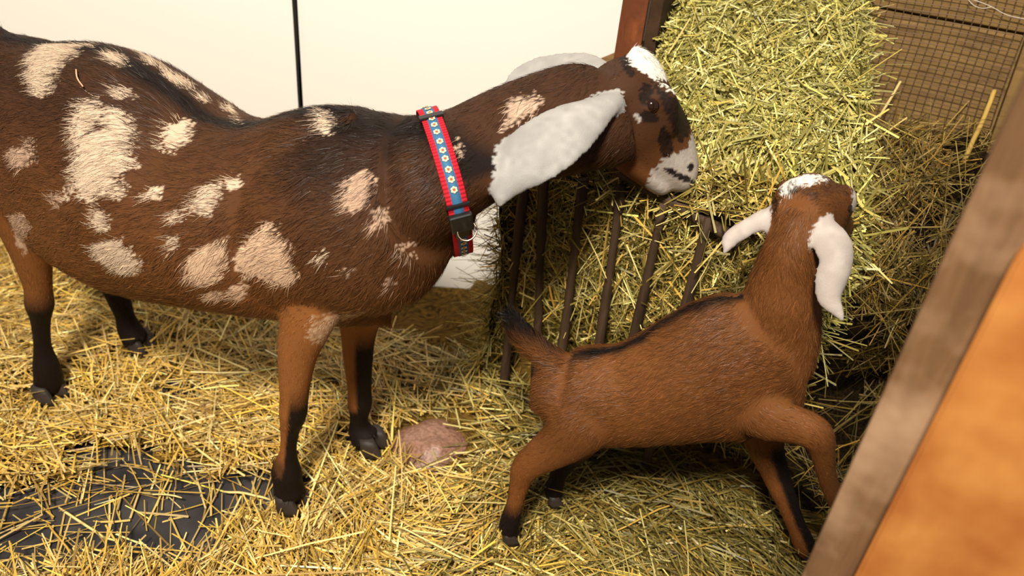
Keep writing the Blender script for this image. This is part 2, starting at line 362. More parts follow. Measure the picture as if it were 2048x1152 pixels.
def head_loft(acc, o, Fv, Uv, k, ks, part, fl, flow=-1, eye=(.030, .006, .0525), er=.0125):
    """goat head with a convex nose; o = back of skull, Fv towards the nose, Uv out of the forehead; k length scale, ks girth scale"""
    rows = [(-.04, .030, .060, .040), (-.015, .046, .078, .052), (.02, .058, .088, .058), (.055, .062, .090, .061), (.085, .061, .086, .058), (.115, .060, .078, .049),
            (.15, .057, .064, .042), (.185, .050, .048, .038), (.215, .041, .035, .036), (.238, .029, .028, .032), (.252, .012, .02, .024), (.258, .0, .01, .012)]
    S = dense(rows, 36); Cn = o + Fv * (S[:, :1] * k) + Uv * 0
    loft(acc, Cn, None, S[:, 1] * ks, S[:, 2] * ks, S[:, 3] * ks, flow=flow, fl=fl, part=part, M=36, Uv=Uv, narrow=.22)
    # lower jaw, set a little back from the upper lip
    rows = [(.06, -.052, .03, .03, .036), (.12, -.054, .022, .023, .033), (.17, -.047, .017, .018, .029), (.205, -.040, .014, .016, .027), (.224, -.037, .011, .012, .022), (.234, -.036, .005, .006, .012)]
    S = dense(rows, 18); Cn = o + Fv * (S[:, :1] * k) + Uv * (S[:, 1:2] * ks)
    loft(acc, Cn, None, S[:, 2] * ks, S[:, 3] * ks, S[:, 4] * ks, flow=flow, fl=fl, part=part, M=20, Uv=Uv)
    Nv = np.cross(Fv, Uv)
    for s in (-1, 1):   # brow ridge and cheek
        q = [(.02, .030, .046), (.05, .028, .055), (.085, .018, .053), (.115, .008, .046)]
        Cq = np.array([o + Fv * a * k + Uv * b * ks + Nv * c * s * ks for a, b, c in q]); Cq = dense(Cq, 10)
        rr = np.array([.008, .014, .017, .018, .018, .017, .016, .014, .012, .008]) * ks
        loft(acc, Cq, Nv * s, rr, rr, rr * .9, flow=flow, fl=fl, part=part, M=12)
        q = [(.195, -.004, .022), (.225, -.004, .022), (.247, -.006, .016)]   # nostril wing
        Cq = dense(np.array([o + Fv * a * k + Uv * b * ks + Nv * c * s * ks for a, b, c in q]), 8); rr = np.array([.006, .01, .012, .013, .013, .012, .01, .006]) * ks
        loft(acc, Cq, Nv * s, rr, rr, rr, flow=flow, fl=fl, part=part, M=12)
    for s in (-1, 1):   # eyelids: a thick upper and a thin lower arc
        ec = o + Fv * eye[0] + Uv * eye[1] + Nv * s * eye[2]
        for a0, a1, tk in ((.15, 2.99, .0046), (3.3, 6.1, .0034)):
            aa = np.linspace(a0, a1, 9); Cq = np.array([ec + Fv * er * 1.12 * math.cos(a) + Uv * er * .80 * math.sin(a) + Nv * s * er * (.62 - .42 * math.cos(a) ** 2) for a in aa]); rr = tk * np.array([.6, .9, 1, 1, 1, 1, 1, .9, .6])
            loft(acc, Cq, Nv * s, rr, rr, rr, flow=flow, fl=.003, part=part, M=10)
    return Nv
def ear_loft(acc, rows, nrefs, th, part, fl, cup=.5, flow=1):
    """rows: u, v, z, half width px, cup; flat drooping ear"""
    P = np.array([[*at(r[0], r[1], r[2]), r[3] * r[2] / F, r[4] if len(r) > 4 else cup] for r in rows]); P = dense(P, 40)
    w = P[:, 3]; t = np.minimum(th, w * .6)
    loft(acc, P[:, :3], nrefs, w, w, t, flow=flow, fl=fl, part=part, M=32, cup=-P[:, 4] * w)

# ------------------------------------------------------------------ doe
hn, hf, rn, rf = gr(578, 1002, .03), gr(742, 892, .03), gr(97, 788, .03), gr(280, 693, .03)
dA = (hn + hf) / 2; dB = (rn + rf) / 2; dd = dA - dB; dd[2] = 0; dd = nrm(dd); dn = np.array([dd[1], -dd[0], 0])
def prof(pts, o, d, n):
    q = np.array([onp(*p, o, n) for p in pts]); x = np.dot(q - o, d); i = np.argsort(x); return x[i], q[i, 2]
def torso(acc, topx, botx, ss, ww, o, d, n, fl, down, narrow):
    tx, th = prof(topx, o, d, n); bx, bh = prof(botx, o, d, n)
    lat = abs(np.dot(C - o, n)); rows = []
    for s, w in zip(ss, ww):
        t, b = np.interp(s, tx, th), np.interp(s, bx, bh); hc = (t + b) / 2; tn = (H - hc) / lat
        c = math.sqrt(max(((t - b) / 2) ** 2 - (w * tn) ** 2 * .9, (.45 * (t - b) / 2) ** 2))
        rows.append([*(o + d * s + zz * (hc - o[2])), c, c, w])
    S = dense(rows, len(rows) * 4)
    loft(acc, S[:, :3], n, S[:, 3], S[:, 4], S[:, 5], flow=-1, down=down, fl=fl, part=0, M=48, narrow=narrow, power=2.15)
    return S
acc = Acc()
top = [(-140, 110), (-110, 75), (-60, 52), (0, 52), (60, 54), (120, 49), (190, 60), (250, 82), (330, 138), (400, 178), (480, 203), (560, 213), (640, 206), (720, 215), (840, 250), (880, 300), (900, 380)]
bot = [(-140, 200), (-110, 330), (-60, 420), (40, 470), (140, 470), (200, 540), (300, 590), (400, 612), (540, 628), (640, 640), (750, 642), (800, 625), (850, 580), (880, 530), (902, 470)]
ss = [-.70, -.66, -.60, -.52, -.44, -.36, -.28, -.20, -.12, -.05, .02, .065, .095]
ww = [.03, .075, .11, .14, .155, .165, .172, .172, .163, .140, .105, .06, .02]
torso(acc, top, bot, ss, ww, dA, dd, dn, .024, .45, .12)
zp = lambda u, v: depth(onp(u, v, dA, dn))
nk = np.array([[470, 425, zp(470, 425), 140, 150, .095, 0], [550, 428, zp(550, 428), 190, 196, .122, 0], [640, 428, zp(640, 428), 213, 205, .131, 0], [735, 426, zp(735, 426), 211, 206, .124, 0], [808, 413, zp(808, 413) + .004, 188, 182, .106, 0],
               [853, 403, zp(853, 403) + .008, 174, 124, .090, 0], [886, 392, 1.082, 170, 78, .076, 0], [955, 365, 1.10, 158, 52, .066, 2], [1040, 325, 1.122, 158, 50, .061, 2], [1120, 285, 1.14, 150, 70, .059, 2], [1190, 250, 1.15, 134, 92, .057, 2], [1235, 232, 1.155, 100, 92, .05, 2]], float)
S = dense(nk, 60); Cn = np.array([at(*r[:3]) for r in S]); sc = S[:, 2] / F
loft(acc, Cn, -fw, S[:, 3] * sc, S[:, 4] * sc, S[:, 5], flow=-1, down=.45, fl=np.interp(S[:, 0], [700, 900], [.024, .019]), part=np.where(S[:, 6] > 1, 2, 0), M=48, narrow=.2)
hF = camv(.585, .655, .478); hU = camv(.75, -.66, 0); hU = nrm(hU - hF * np.dot(hU, hF)); hO = at(1241, 173, 1.155)
hN = head_loft(acc, hO, hF, hU, .775, .97, 3, .007)
# poll tuft bump
q = dense(np.array([hO + hF * a + hU * b for a, b in ((-.03, .042), (.0, .050), (.03, .050), (.055, .047))]), 8); rr = np.array([.008, .013, .015, .015, .015, .014, .012, .008]); loft(acc, q, hN, rr, rr, rr * 1.3, fl=.016, flow=1, part=3, M=14)
ear_loft(acc, [(1238, 196, 1.105, 20, .2), (1205, 212, 1.078, 34, .35), (1160, 240, 1.056, 56, .25), (1110, 276, 1.044, 68, .15), (1060, 312, 1.038, 66, .15), (1022, 352, 1.040, 48, .2), (1004, 388, 1.043, 26, .25), (1000, 416, 1.046, 7, .1)], -fw + U2 * .25, .0078, 4, .0030)
ear_loft(acc, [(1215, 142, 1.19, 18, .2), (1170, 128, 1.225, 30, .3), (1110, 134, 1.25, 38, .2), (1060, 154, 1.26, 40, .2), (1030, 205, 1.262, 36, .2), (1015, 260, 1.264, 22, .2), (1010, 290, 1.265, 6, .1)], fw * .6 - U2 * .55 , .0078, 4, .0030)
LN, LF = .0925, -.0925
# near foreleg, far foreleg, near hind leg, far hind leg
leg_st(acc, [(640, 560, LN * .9, 78, .55), (620, 620, LN, 62, .62), (598, 690, LN, 46, .75), (590, 750, LN, 35, .85), (588, 800, LN, 29, .95), (586, 828, LN, 28, 1), (580, 860, LN, 20, .95), (576, 905, LN, 18, .95), (573, 940, LN, 31, .9), (576, 966, LN, 30, .95), (579, 984, LN, 33, 1)], dA, dd, dn)
leg_st(acc, [(720, 600, LF * .9, 60, .6), (716, 660, LF, 40, .7), (716, 720, LF, 31, .85), (719, 780, LF, 25, .9), (720, 805, LF, 25, 1), (718, 840, LF, 19, .9), (722, 862, LF, 28, .9), (734, 880, LF, 31, 1)], dA, dd, dn)
leg_st(acc, [(10, 300, LN, 120, .5), (32, 380, LN, 92, .6), (50, 450, LN, 62, .75), (66, 520, LN, 38, .9), (76, 575, LN, 27, .95), (79, 608, LN, 28, .95), (81, 640, LN, 20, .9), (85, 690, LN, 17, .95), (92, 728, LN, 26, .9), (97, 754, LN, 27, 1), (97, 770, LN, 28, 1)], dA, dd, dn)
leg_st(acc, [(170, 440, LF, 70, .7), (200, 500, LF, 45, .8), (222, 560, LF, 28, .9), (240, 605, LF, 23, .9), (250, 632, LF, 20, .9), (258, 656, LF, 24, .95), (272, 680, LF, 26, 1)], dA, dd, dn)
# udder with teat, tail
q = np.array([[*onp(u, v, dA + dn * .01, dn), r] for u, v, r in ((118, 430, .05), (128, 465, .05), (137, 495, .034), (141, 515, .015), (143, 540, .008))]); q = dense(q, 16); loft(acc, q[:, :3], dn, q[:, 3], q[:, 3], q[:, 3], fl=.003, part=5, M=14, flow=1)
q = np.array([[*onp(u, v, dA, dn), r] for u, v, r in ((-10, 88, .03), (-35, 66, .024), (-60, 50, .02), (-85, 30, .014), (-105, 10, .005))]); q = dense(q, 14); loft(acc, q[:, :3], dn, q[:, 3], q[:, 3], q[:, 3], fl=.022, part=6, M=14, flow=1)
me, V, no, flow, ln, part, tri, bvhD = build_body('body', acc, .0042, 9)
mk = Marks(bvhD, dA, dd, dn, .53)
nm = Marks(bvhD, dA, nrm(np.array([R2[0], R2[1], 0])), -nrm(np.array([fw[0], fw[1], 0])))
WH = L(200, 176, 150); TAN = L(206, 168, 134)
mk.add([[(85, 60), (150, 55), (185, 62), (192, 85), (160, 112), (128, 133), (112, 180), (83, 200), (62, 165), (66, 105)], [(215, 70), (260, 80), (262, 92), (225, 88)], [(215, 108), (255, 110), (262, 138), (230, 132)],
        [(283, 108), (338, 135), (335, 142), (295, 132)], [(328, 143), (395, 170), (392, 184), (345, 172)], ell(412, 203, 15, 6), ell(465, 219, 22, 6), ell(253, 190, 18, 10),
        [(167, 211), (205, 194), (211, 233), (196, 262), (222, 267), (214, 222), (250, 219), (272, 250), (277, 278), (275, 311), (283, 333), (239, 355), (217, 383), (189, 417), (161, 389), (150, 355), (161, 300), (150, 278)],
        [(345, 250), (388, 242), (386, 280), (345, 312), (331, 290)], ell(420, 400, 22, 34, 25), ell(472, 365, 13, 15, 30), ell(314, 389, 13, 12), ell(243, 378, 14, 21), ell(208, 440, 16, 26, -20), ell(138, 388, 6, 18),
        [(185, 490), (245, 475), (290, 520), (285, 548), (235, 545), (200, 520)], ell(362, 430, 13, 14), ell(352, 483, 10, 19), ell(652, 508, 8, 15), ell(655, 244, 15, 28, -15)], WH, .013)
mk.add([[(380, 515), (455, 467), (465, 490), (455, 555), (415, 572), (378, 550)], [(544, 438), (590, 490), (605, 560), (567, 572), (517, 545), (495, 556), (472, 510), (500, 478)], ell(483, 582, 16, 18), ell(435, 590, 20, 10)], L(200, 168, 138), .014)
mk.add([ell(42, 314, 18, 26, -25), ell(68, 300, 8, 26, -15), ell(117, 398, 8, 20, -15), [(20, 432), (50, 425), (66, 455), (50, 500), (30, 490)], ell(724, 380, 28, 44, 25), ell(770, 432, 15, 22, 30), ell(822, 500, 6, 22), ell(703, 542, 5, 12), ell(785, 565, 8, 14)], L(192, 160, 134), .014, 1.6)
nm.add([ell(908, 308, 18, 28, 20), [(1015, 248), (1020, 195), (1085, 180), (1090, 212)]], L(196, 168, 144), .016, 1.8)
mk.add([[(610, 640), (650, 626), (740, 618), (700, 650), (640, 672)]], L(190, 160, 128), .03, 3.2)
fm = Marks(bvhD, hO, dd, dn, None, .003)
fm.d = nrm(np.array([R2[0], R2[1], 0])); fm.n = -nrm(np.array([fw[0], fw[1], 0]))
BL = L(22, 15, 12)
fm.add([[(1300, 165), (1345, 178), (1390, 230), (1400, 262), (1360, 292), (1336, 240), (1322, 195)], ell(1332, 288, 14, 32, -8), ell(1292, 190, 14, 22, 15), [(1240, 108), (1262, 108), (1270, 160), (1250, 150)]], BL, .006, 1, True)
fm.add([[(1256, 118), (1266, 88), (1310, 76), (1350, 100), (1364, 184), (1314, 160), (1280, 142)]], L(224, 220, 208), .007, .3, True)
fm.add([[(1400, 262), (1405, 330), (1385, 362), (1350, 350), (1318, 338), (1322, 322), (1350, 312), (1376, 296)], [(1308, 338), (1332, 346), (1345, 366), (1378, 382), (1410, 395), (1372, 414), (1325, 404), (1292, 372)], ell(1276, 238, 10, 5, 40), [(1235, 185), (1252, 185), (1250, 200), (1238, 202)]], L(176, 168, 158), .006, 1.2, True)
fm.add([[(1322, 332), (1402, 340), (1402, 380), (1325, 380)], ell(1384, 374, 24, 14, 20)], L(170, 158, 146), .004, 1, True)
fm.add([[(1328, 335), (1352, 341), (1376, 353), (1392, 364), (1390, 372), (1370, 364), (1348, 353), (1330, 346)], ell(1382, 335, 6, 9, 30)], L(24, 17, 15), .0, .2, True)
fm.add([ell(1298, 236, 19, 12, 10)], L(30, 20, 15), .002, .3)
def doe_col(P, Nn, Fl, seed, part_at=None):
    n = len(P); s = np.dot(P - dA, dd); l = np.dot(P - dA, dn); h = P[:, 2]
    nz1 = noise(P, 7, 1); nz2 = noise(P, 45, 2)
    pt = part_at
    hi, lo = L(62, 38, 22), L(118, 73, 37)
    w = np.clip((h - .42) / .30 + (nz1 - .5) * .5, 0, 1)[:, None]
    col = lo * (1 - w) + hi * w
    spine = np.clip(1.35 - np.abs(l) / (.022 + .012 * np.clip((s + .1) / .2, 0, 1)) + (nz2 - .5) * .8, 0, 1) * np.clip((Nn[:, 2] - .35) * 3, 0, 1) * ((pt == 0) | (pt == 2))
    col = col * (1 - spine[:, None]) + L(26, 17, 13) * spine[:, None]
    wi = np.clip((.10 - np.abs(s - .06)) * 12, 0, 1) * np.clip((Nn[:, 2] - .45) * 3, 0, 1) * (pt == 0)
    col = col * (1 - wi[:, None] * .8) + L(26, 17, 13) * wi[:, None] * .8
    # dark fronts and lower legs
    fr = np.sum(Nn * dd, 1)
    lg = (pt == 1) * np.clip(np.maximum((.16 - h) / .05 + (nz2 - .5), np.where(s > -.3, np.clip((.33 - h) / .06, 0, 1) * np.clip((fr - .1) * 4, 0, 1), np.clip((.30 - h) / .05, 0, 1))), 0, 1)
    lg = np.where((pt == 1) & (s > -.3) & (fr < -.1) & (h > .17), 0, lg)
    col = col * (1 - lg[:, None]) + L(26, 18, 14) * lg[:, None]
    lt = ((pt == 1) & (s > -.3))[:, None] * (1 - lg[:, None]) * .5; col = col * (1 - lt) + L(150, 94, 48) * lt
    # face is a warmer brown
    fcm = (pt == 3)[:, None] * np.clip(.75 - (h[:, None] - .66) * 8, .05, .75); col = col * (1 - fcm) + L(106, 64, 32) * fcm
    nkm = (pt == 2) & (s > .15); tm = ~nkm & (pt != 3); col[tm] = mk.paint(P[tm], Nn[tm], Fl[tm], col[tm], seed); tm = nkm
    if tm.any(): col[tm] = nm.paint(P[tm], Nn[tm], Fl[tm], col[tm], seed)
    hm = (pt == 3)
    if hm.any(): col[hm] = fm.paint(P[hm], Nn[hm], Fl[hm], col[hm], seed)
    e = (pt == 4); col[e] = L(166, 162, 157) * (.66 + .42 * nz2[e][:, None] * noise(P[e], 130, 8)[:, None] + .22 * nz1[e][:, None])
    col[pt == 5] = L(150, 96, 82); t = pt == 6; col[t] = L(40, 26, 20)
    return col
goat = empty('goat', (float(dA[0]), float(dA[1]), 0))
tag(goat, 'large brown adult goat with white spots and long pale ears, eating hay', 'goat')
vcol(me, doe_col(V, no, flow, 5, part)); link('body', me, M_coat, goat, True)
kdD = KDTree(len(V))
for i, p in enumerate(V): kdD.insert(p, i)
kdD.balance()
def partof(kd, part, P): return part[np.array([kd.find(p)[1] for p in P])]
fur('fur', goat, V, tri, no, flow, ln, 250000, .0009, lambda P, N, f, s: doe_col(P, N, f, s, partof(kdD, part, P)), keep=np.where((part == 4), .12, np.where(part == 5, 0, 1.0)))
hooves(goat, [q + zz * .006 for q in (hn, hf, rn, rf)], dd, dn, .031)
for s in (1, -1):
    lidded_eye(goat, hO + hF * .030 + hU * .006 + hN * s * .0525, hN * s, hF, .0125)

# ------------------------------------------------------------------ kid
kO = np.array([.30, .94, .03]); kd_ = nrm(np.array([.99, -.14, 0])); kn = np.array([kd_[1], -kd_[0], 0])
acc = Acc()
ktop = [(1075, 770), (1085, 738), (1110, 706), (1180, 690), (1270, 688), (1350, 660), (1420, 626), (1470, 600), (1520, 585), (1570, 600), (1612, 640), (1630, 700)]
kbot = [(1070, 800), (1085, 840), (1130, 880), (1200, 885), (1280, 880), (1400, 872), (1470, 872), (1540, 850), (1595, 800), (1624, 735)]
bx0, _ = prof(ktop, kO, kd_, kn); bx1, _ = prof(kbot, kO, kd_, kn)
s0, s1 = max(bx0[0], bx1[0]), min(bx0[-1], bx1[-1])
fr_ = np.array([0, .06, .14, .25, .38, .5, .62, .74, .84, .92, .97, 1]); wk = np.array([.042, .062, .070, .071, .070, .072, .072, .068, .062, .05, .036, .016])
torso(acc, ktop, kbot, s0 + fr_ * (s1 - s0), wk, kO, kd_, kn, .020, .3, .12)
zk = depth(onp(1560, 640, kO, kn))
nk = np.array([[1545, 730, zk + .05, 80, 80, .050], [1556, 660, zk + .02, 84, 82, .052], [1564, 600, zk - .01, 76, 74, .050], [1572, 550, zk - .03, 64, 64, .046], [1582, 500, zk - .05, 54, 54, .042], [1594, 455, zk - .06, 47, 48, .038], [1604, 425, zk - .06, 44, 44, .036]], float)
S = dense(nk, 28); Cn = np.array([at(*r[:3]) for r in S]); sc = S[:, 2] / F
loft(acc, Cn, -fw, S[:, 3] * sc, S[:, 4] * sc, S[:, 5], flow=-1, fl=.020, part=2, M=32)
kF = camv(.60, .16, .78); kU = -camv(0, 1, .25); kU = nrm(kU - kF * np.dot(kU, kF)); kH = at(1608, 404, zk - .06)
kN = head_loft(acc, kH, kF, kU, .64, .76, 3, .010, eye=(.036, .006, .041), er=.0095)
ze = zk - .07
ear_loft(acc, [(1632, 432, ze - .01, 14, .2), (1650, 450, ze - .025, 30, .3), (1668, 482, ze - .035, 44, .3), (1677, 520, ze - .038, 41, .35), (1668, 565, ze - .038, 37, .6), (1664, 600, ze - .036, 28, .7), (1676, 622, ze - .034, 17, .2), (1689, 648, ze - .034, 6, .1)], -fw + R2 * .05, .0062, 4, .0030)
ear_loft(acc, [(1556, 420, ze + .02, 14, .2), (1528, 436, ze + .025, 26, .2), (1494, 454, ze + .03, 23, .3), (1466, 472, ze + .02, 22, .4), (1456, 488, ze + .01, 17, .4), (1452, 502, ze + .01, 10, .3), (1442, 510, ze + .012, 5, .1)], -fw * .8 + U2 * .5, .0062, 4, .0030)
KN, KF = .055, -.052
leg_st(acc, [(1195, 770, KN * .35, 50, .5), (1182, 810, KN * .75, 66, .5), (1160, 852, KN, 64, .6), (1120, 888, KN, 50, .7), (1078, 915, KN, 38, .8), (1050, 938, KN, 30, .85), (1040, 965, KN, 22, .9), (1030, 1005, KN, 18, .95), (1022, 1035, KN, 21, .95), (1016, 1062, KN, 22, 1)], kO, kd_, kn)
leg_st(acc, [(1190, 830, KF, 60, .6), (1160, 890, KF, 34, .8), (1125, 930, KF, 22, .9), (1112, 965, KF, 17, .95), (1106, 990, KF, 19, 1)], kO, kd_, kn)
leg_st(acc, [(1530, 810, KF * .7, 56, .7), (1528, 880, KF * .8, 40, .8), (1546, 935, KF, 30, .85), (1562, 975, KF, 26, .9), (1576, 1010, KF, 22, .9), (1592, 1050, KF, 20, .9), (1604, 1078, KF, 22, .95), (1612, 1100, KF, 22, 1)], kO, kd_, kn)
leg_st(acc, [(1490, 790, KN * .6, 46, .5), (1506, 814, KN * .9, 58, .5), (1540, 838, KN * 1.05, 52, .6), (1590, 850, KN * 1.2, 44, .7), (1630, 868, KN * 1.3, 38, .8), (1644, 900, KN * 1.3, 27, .9), (1652, 945, KN * 1.3, 21, .9), (1668, 990, KN * 1.3, 20, .9), (1690, 1035, KN * 1.3, 20, .95), (1700, 1062, KN * 1.3, 22, 1)], kO, kd_, kn)
q = np.array([[*onp(u, v, kO, kn), r] for u, v, r in ((1130, 732, .024), (1092, 712, .022), (1064, 690, .021), (1042, 666, .019), (1026, 642, .014), (1018, 628, .006))]); q = dense(q, 18); loft(acc, q[:, :3], kn, q[:, 3], q[:, 3], q[:, 3] * .8, fl=.026, part=6, M=16, flow=1)
me, V, no, flow, ln, part, tri, bvhK = build_body('body', acc, .0036, 26)
km = Marks(bvhK, kH, nrm(np.array([R2[0], R2[1], 0])), -nrm(np.array([fw[0], fw[1], 0])), None, .0012)
km.add([[(1566, 398), (1562, 350), (1600, 322), (1640, 314), (1690, 340), (1676, 364), (1658, 358), (1640, 364), (1604, 368), (1592, 410), (1580, 408), (1580, 394)]], L(226, 220, 210), .003, .2, True)
km.add([[(1706, 392), (1716, 385), (1722, 440), (1706, 444), (1703, 415)]], L(200, 190, 182), .006, 1, True)
km.add([[(1556, 405), (1590, 374), (1652, 370), (1690, 372), (1700, 395), (1660, 388), (1604, 394), (1582, 440), (1556, 440)]], L(66, 40, 22), .008, 2)
km.add([[(1555, 400), (1580, 405), (1590, 372), (1604, 370), (1586, 420), (1566, 440), (1552, 430)]], BL, .008, 1)
def kid_col(P, Nn, Fl, seed, pt):
    s = np.dot(P - kO, kd_); l = np.dot(P - kO, kn); h = P[:, 2]; nz1 = noise(P, 9, 4); nz2 = noise(P, 60, 5)
    col = L(104, 63, 30) * (.8 + .4 * nz1[:, None])
    w = np.clip((.30 - h) / .12, 0, 1)[:, None] * .5; col = col * (1 - w) + L(130, 78, 38) * w
    sp = np.clip(1.2 - np.abs(l) / .014 + (nz2 - .5) * .8, 0, 1) * np.clip((Nn[:, 2] - .2) * 3, 0, 1) * (pt == 0)
    dark = np.maximum(sp, (pt == 1) * np.clip((.14 - h) / .03 + (nz2 - .5) * .6, 0, 1) * (s < -.1))
    fr = np.sum(Nn * kd_, 1) + .4 * Nn[:, 2]
    dark = np.maximum(dark, (pt == 1) * (s > .05) * np.clip((fr - .08) * 4 + (nz2 - .5) * .5, 0, 1) * np.clip((.31 - h) / .03, 0, 1))
    dark = np.maximum(dark, (pt == 1) * (s < -.1) * np.clip((-np.sum(Nn * kd_, 1) - .75) * 4, 0, 1) * np.clip((.22 - h) / .05, 0, 1) * .7)
    dark = np.maximum(dark, (pt == 1) * (l < -.01) * (s < -.1) * np.clip((.2 - h) / .05, 0, 1))
    tl = (pt == 6); tw = np.clip((h - .405) / .03 + (nz2 - .5), 0, 1); dark = np.where(tl, np.maximum(dark, tw), dark)
    col = col * (1 - dark[:, None]) + L(24, 17, 14) * dark[:, None]
    hm = pt == 3
    if hm.any(): col[hm] = km.paint(P[hm], Nn[hm], Fl[hm], col[hm] * .8, seed)
    e = pt == 4; col[e] = L(184, 172, 163) * (.70 + .40 * nz2[e][:, None] * noise(P[e], 130, 8)[:, None] + .18 * nz1[e][:, None])
    return col
kid = empty('goat_kid', (float(kO[0]), float(kO[1]), 0))
tag(kid, 'small plain brown goat kid with white ears, raised black tail and head in the hay', 'goat')
vcol(me, kid_col(V, no, flow, 5, part)); link('body', me, M_coat, kid, True)
kdK = KDTree(len(V))
for i, p in enumerate(V): kdK.insert(p, i)
kdK.balance()
fur('fur', kid, V, tri, no, flow, ln, 170000, .0008, lambda P, N, f, s: kid_col(P, N, f, s, partof(kdK, part, P)), lift=.28, jitter=.32, seed=2, keep=np.where(part == 4, .12, 1.0))
hooves(kid, [onp(1016, 1070, kO + kn * KN, kn), onp(1106, 996, kO + kn * KF, kn), onp(1613, 1104, kO + kn * KF, kn), onp(1702, 1068, kO + kn * KN * 1.3, kn)], kd_, kn, .019)
for s in (1, -1):
    lidded_eye(kid, kH + kF * .036 + kU * .006 + kN * s * .041, kN * s, kF, .0095)
#PART2
def place(o, origin, ex, ey, ez):
    o.matrix_basis = Matrix(((ex[0], ey[0], ez[0], origin[0]), (ex[1], ey[1], ez[1], origin[1]), (ex[2], ey[2], ez[2], origin[2]), (0, 0, 0, 1))); return o

# ------------------------------------------------------------------ collar on the doe
cP = at(887, 346, 1.095); cX = camv(.955, -.265, .12); cZ = -fw - cX * np.dot(-fw, cX); cZ = nrm(cZ); cY = np.cross(cX, cZ)
if cY[2] < 0: cY = -cY
NS = 240; phs = np.linspace(0, 2 * math.pi, NS, endpoint=False)
dirs = np.cos(phs)[:, None] * cZ + np.sin(phs)[:, None] * cY
rad = []
for off in (-.012, 0, .012):
    r = []
    for dv in dirs:
        h = bvhD.ray_cast(Vector(cP + cX * off), Vector(dv), .3); r.append(h[3] if h[0] is not None else .1)
    rad.append(np.minimum(np.array(r), .13))
rad = np.max(rad, 0); rs = rad.copy()
for _ in range(60): rs = (np.roll(rs, 1) + rs + np.roll(rs, -1)) / 3
rs = np.maximum(rs, rad * .985) + .0045
for _ in range(8): rs = (np.roll(rs, 1) + rs + np.roll(rs, -1)) / 3
def ringpt(i, off, lift): return cP + cX * off + dirs[i % NS] * (rs[i % NS] + lift)
def band(name, w, l0, l1, m, i0=0, i1=NS, rib=False):
    idx = list(range(i0, i1)); closed = (i1 - i0) == NS; Vv, Q, k = [], [], len(idx)
    for i in idx: Vv += [ringpt(i, -w / 2, l0), ringpt(i, -w / 2, l1), ringpt(i, w / 2, l1), ringpt(i, w / 2, l0)]
    for a in range(k if closed else k - 1):
        b = (a + 1) % k
        for j in range(4): Q.append([a * 4 + j, a * 4 + (j + 1) % 4, b * 4 + (j + 1) % 4, b * 4 + j])
    if not closed: Q += [[3, 2, 1, 0], [(k - 1) * 4 + j for j in range(4)]]
    me = mesh_np(name, Vv, Q)
    if rib:
        a = me.attributes.new('rib', 'FLOAT', 'POINT'); a.data.foreach_set('value', np.repeat(np.arange(k) % 2, 4).astype(np.float32))
    bm = bmesh.new(); bm.from_mesh(me); bmesh.ops.recalc_face_normals(bm, faces=bm.faces[:]); bm.to_mesh(me); bm.free()
    return link(name, me, m, collar)
def pxof(p): d = p - C; z = np.dot(d, fw); return 1024 + F * np.dot(d, R2) / z, 576 - F * np.dot(d, U2) / z
def ring_index(u, v):
    q = np.array([pxof(ringpt(i, 0, 0)) if math.cos(phs[i]) > -.2 else (1e5, 1e5) for i in range(NS)]); return int(np.argmin(np.hypot(q[:, 0] - u, q[:, 1] - v)))
collar = empty('collar', tuple(cP)); tag(collar, 'red nylon collar with blue flower ribbon and black buckle on the adult goat', 'collar')
band('strap', .027, 0, .0026, M_red, rib=True)
rib_o = band('ribbon', .013, .0024, .0034, M_blue)
iT, iS, iB = ring_index(860, 238), ring_index(889, 413), ring_index(906, 443)
seg = float(np.mean(rs)) * 2 * math.pi / NS
# printed flower emblem: ring of tan petals round a reddish centre
Ve, Qe, Ce = [], [], []
def blob(cx, cy, r, z, c, sx=1, sy=1, M=8):
    b = len(Ve); Ve.append((cx, cy, z)); Ce.append(c)
    for t in range(M): Ve.append((cx + r * sx * math.cos(2 * math.pi * t / M), cy + r * sy * math.sin(2 * math.pi * t / M), z)); Ce.append(c)
    for t in range(M): Qe.append((b, b + 1 + t, b + 1 + (t + 1) % M))
TANC, REDC = L(226, 206, 160), L(178, 84, 52)
for t in range(6): blob(.0029 * math.cos(t * math.pi / 3 + .5), .0029 * math.sin(t * math.pi / 3 + .5), .0017, 0, TANC)
blob(0, 0, .0019, .0002, REDC); blob(0, -.0036, .0009, .0001, L(240, 226, 186)); blob(.0012, .0012, .0006, .0003, L(52, 60, 80)); blob(-.0012, .0012, .0006, .0003, L(52, 60, 80))
eme = bpy.data.meshes.new('emblem'); eme.from_pydata(Ve, [], Qe); eme.update(); vcol(eme, np.array(Ce)); eme.materials.append(M_emb)
lenc = np.concatenate([[0], np.cumsum([np.linalg.norm(ringpt(i + 1, 0, 0) - ringpt(i, 0, 0)) for i in range(NS)])])
step = -1 if iS < iT else 1
for k in range(int(lenc[-1] / .0131)):
    s = lenc[iT] + (k + .55) * .0131; s = s % lenc[-1]; i = int(np.searchsorted(lenc, s)) % NS
    if min((i - iB) % NS, (iB - i) % NS) < 15: continue
    p = ringpt(i, 0, .0050); t = nrm(ringpt(i + 1, 0, 0) - ringpt(i - 1, 0, 0)); o3 = dirs[i]; o3 = nrm(o3 - t * np.dot(o3, t)); ex = np.cross(t, o3)
    o = bpy.data.objects.new('emblem', eme); COL.objects.link(o); o.parent = rib_o; o.matrix_parent_inverse = Matrix.Identity(4); place(o, p, ex, t, o3)
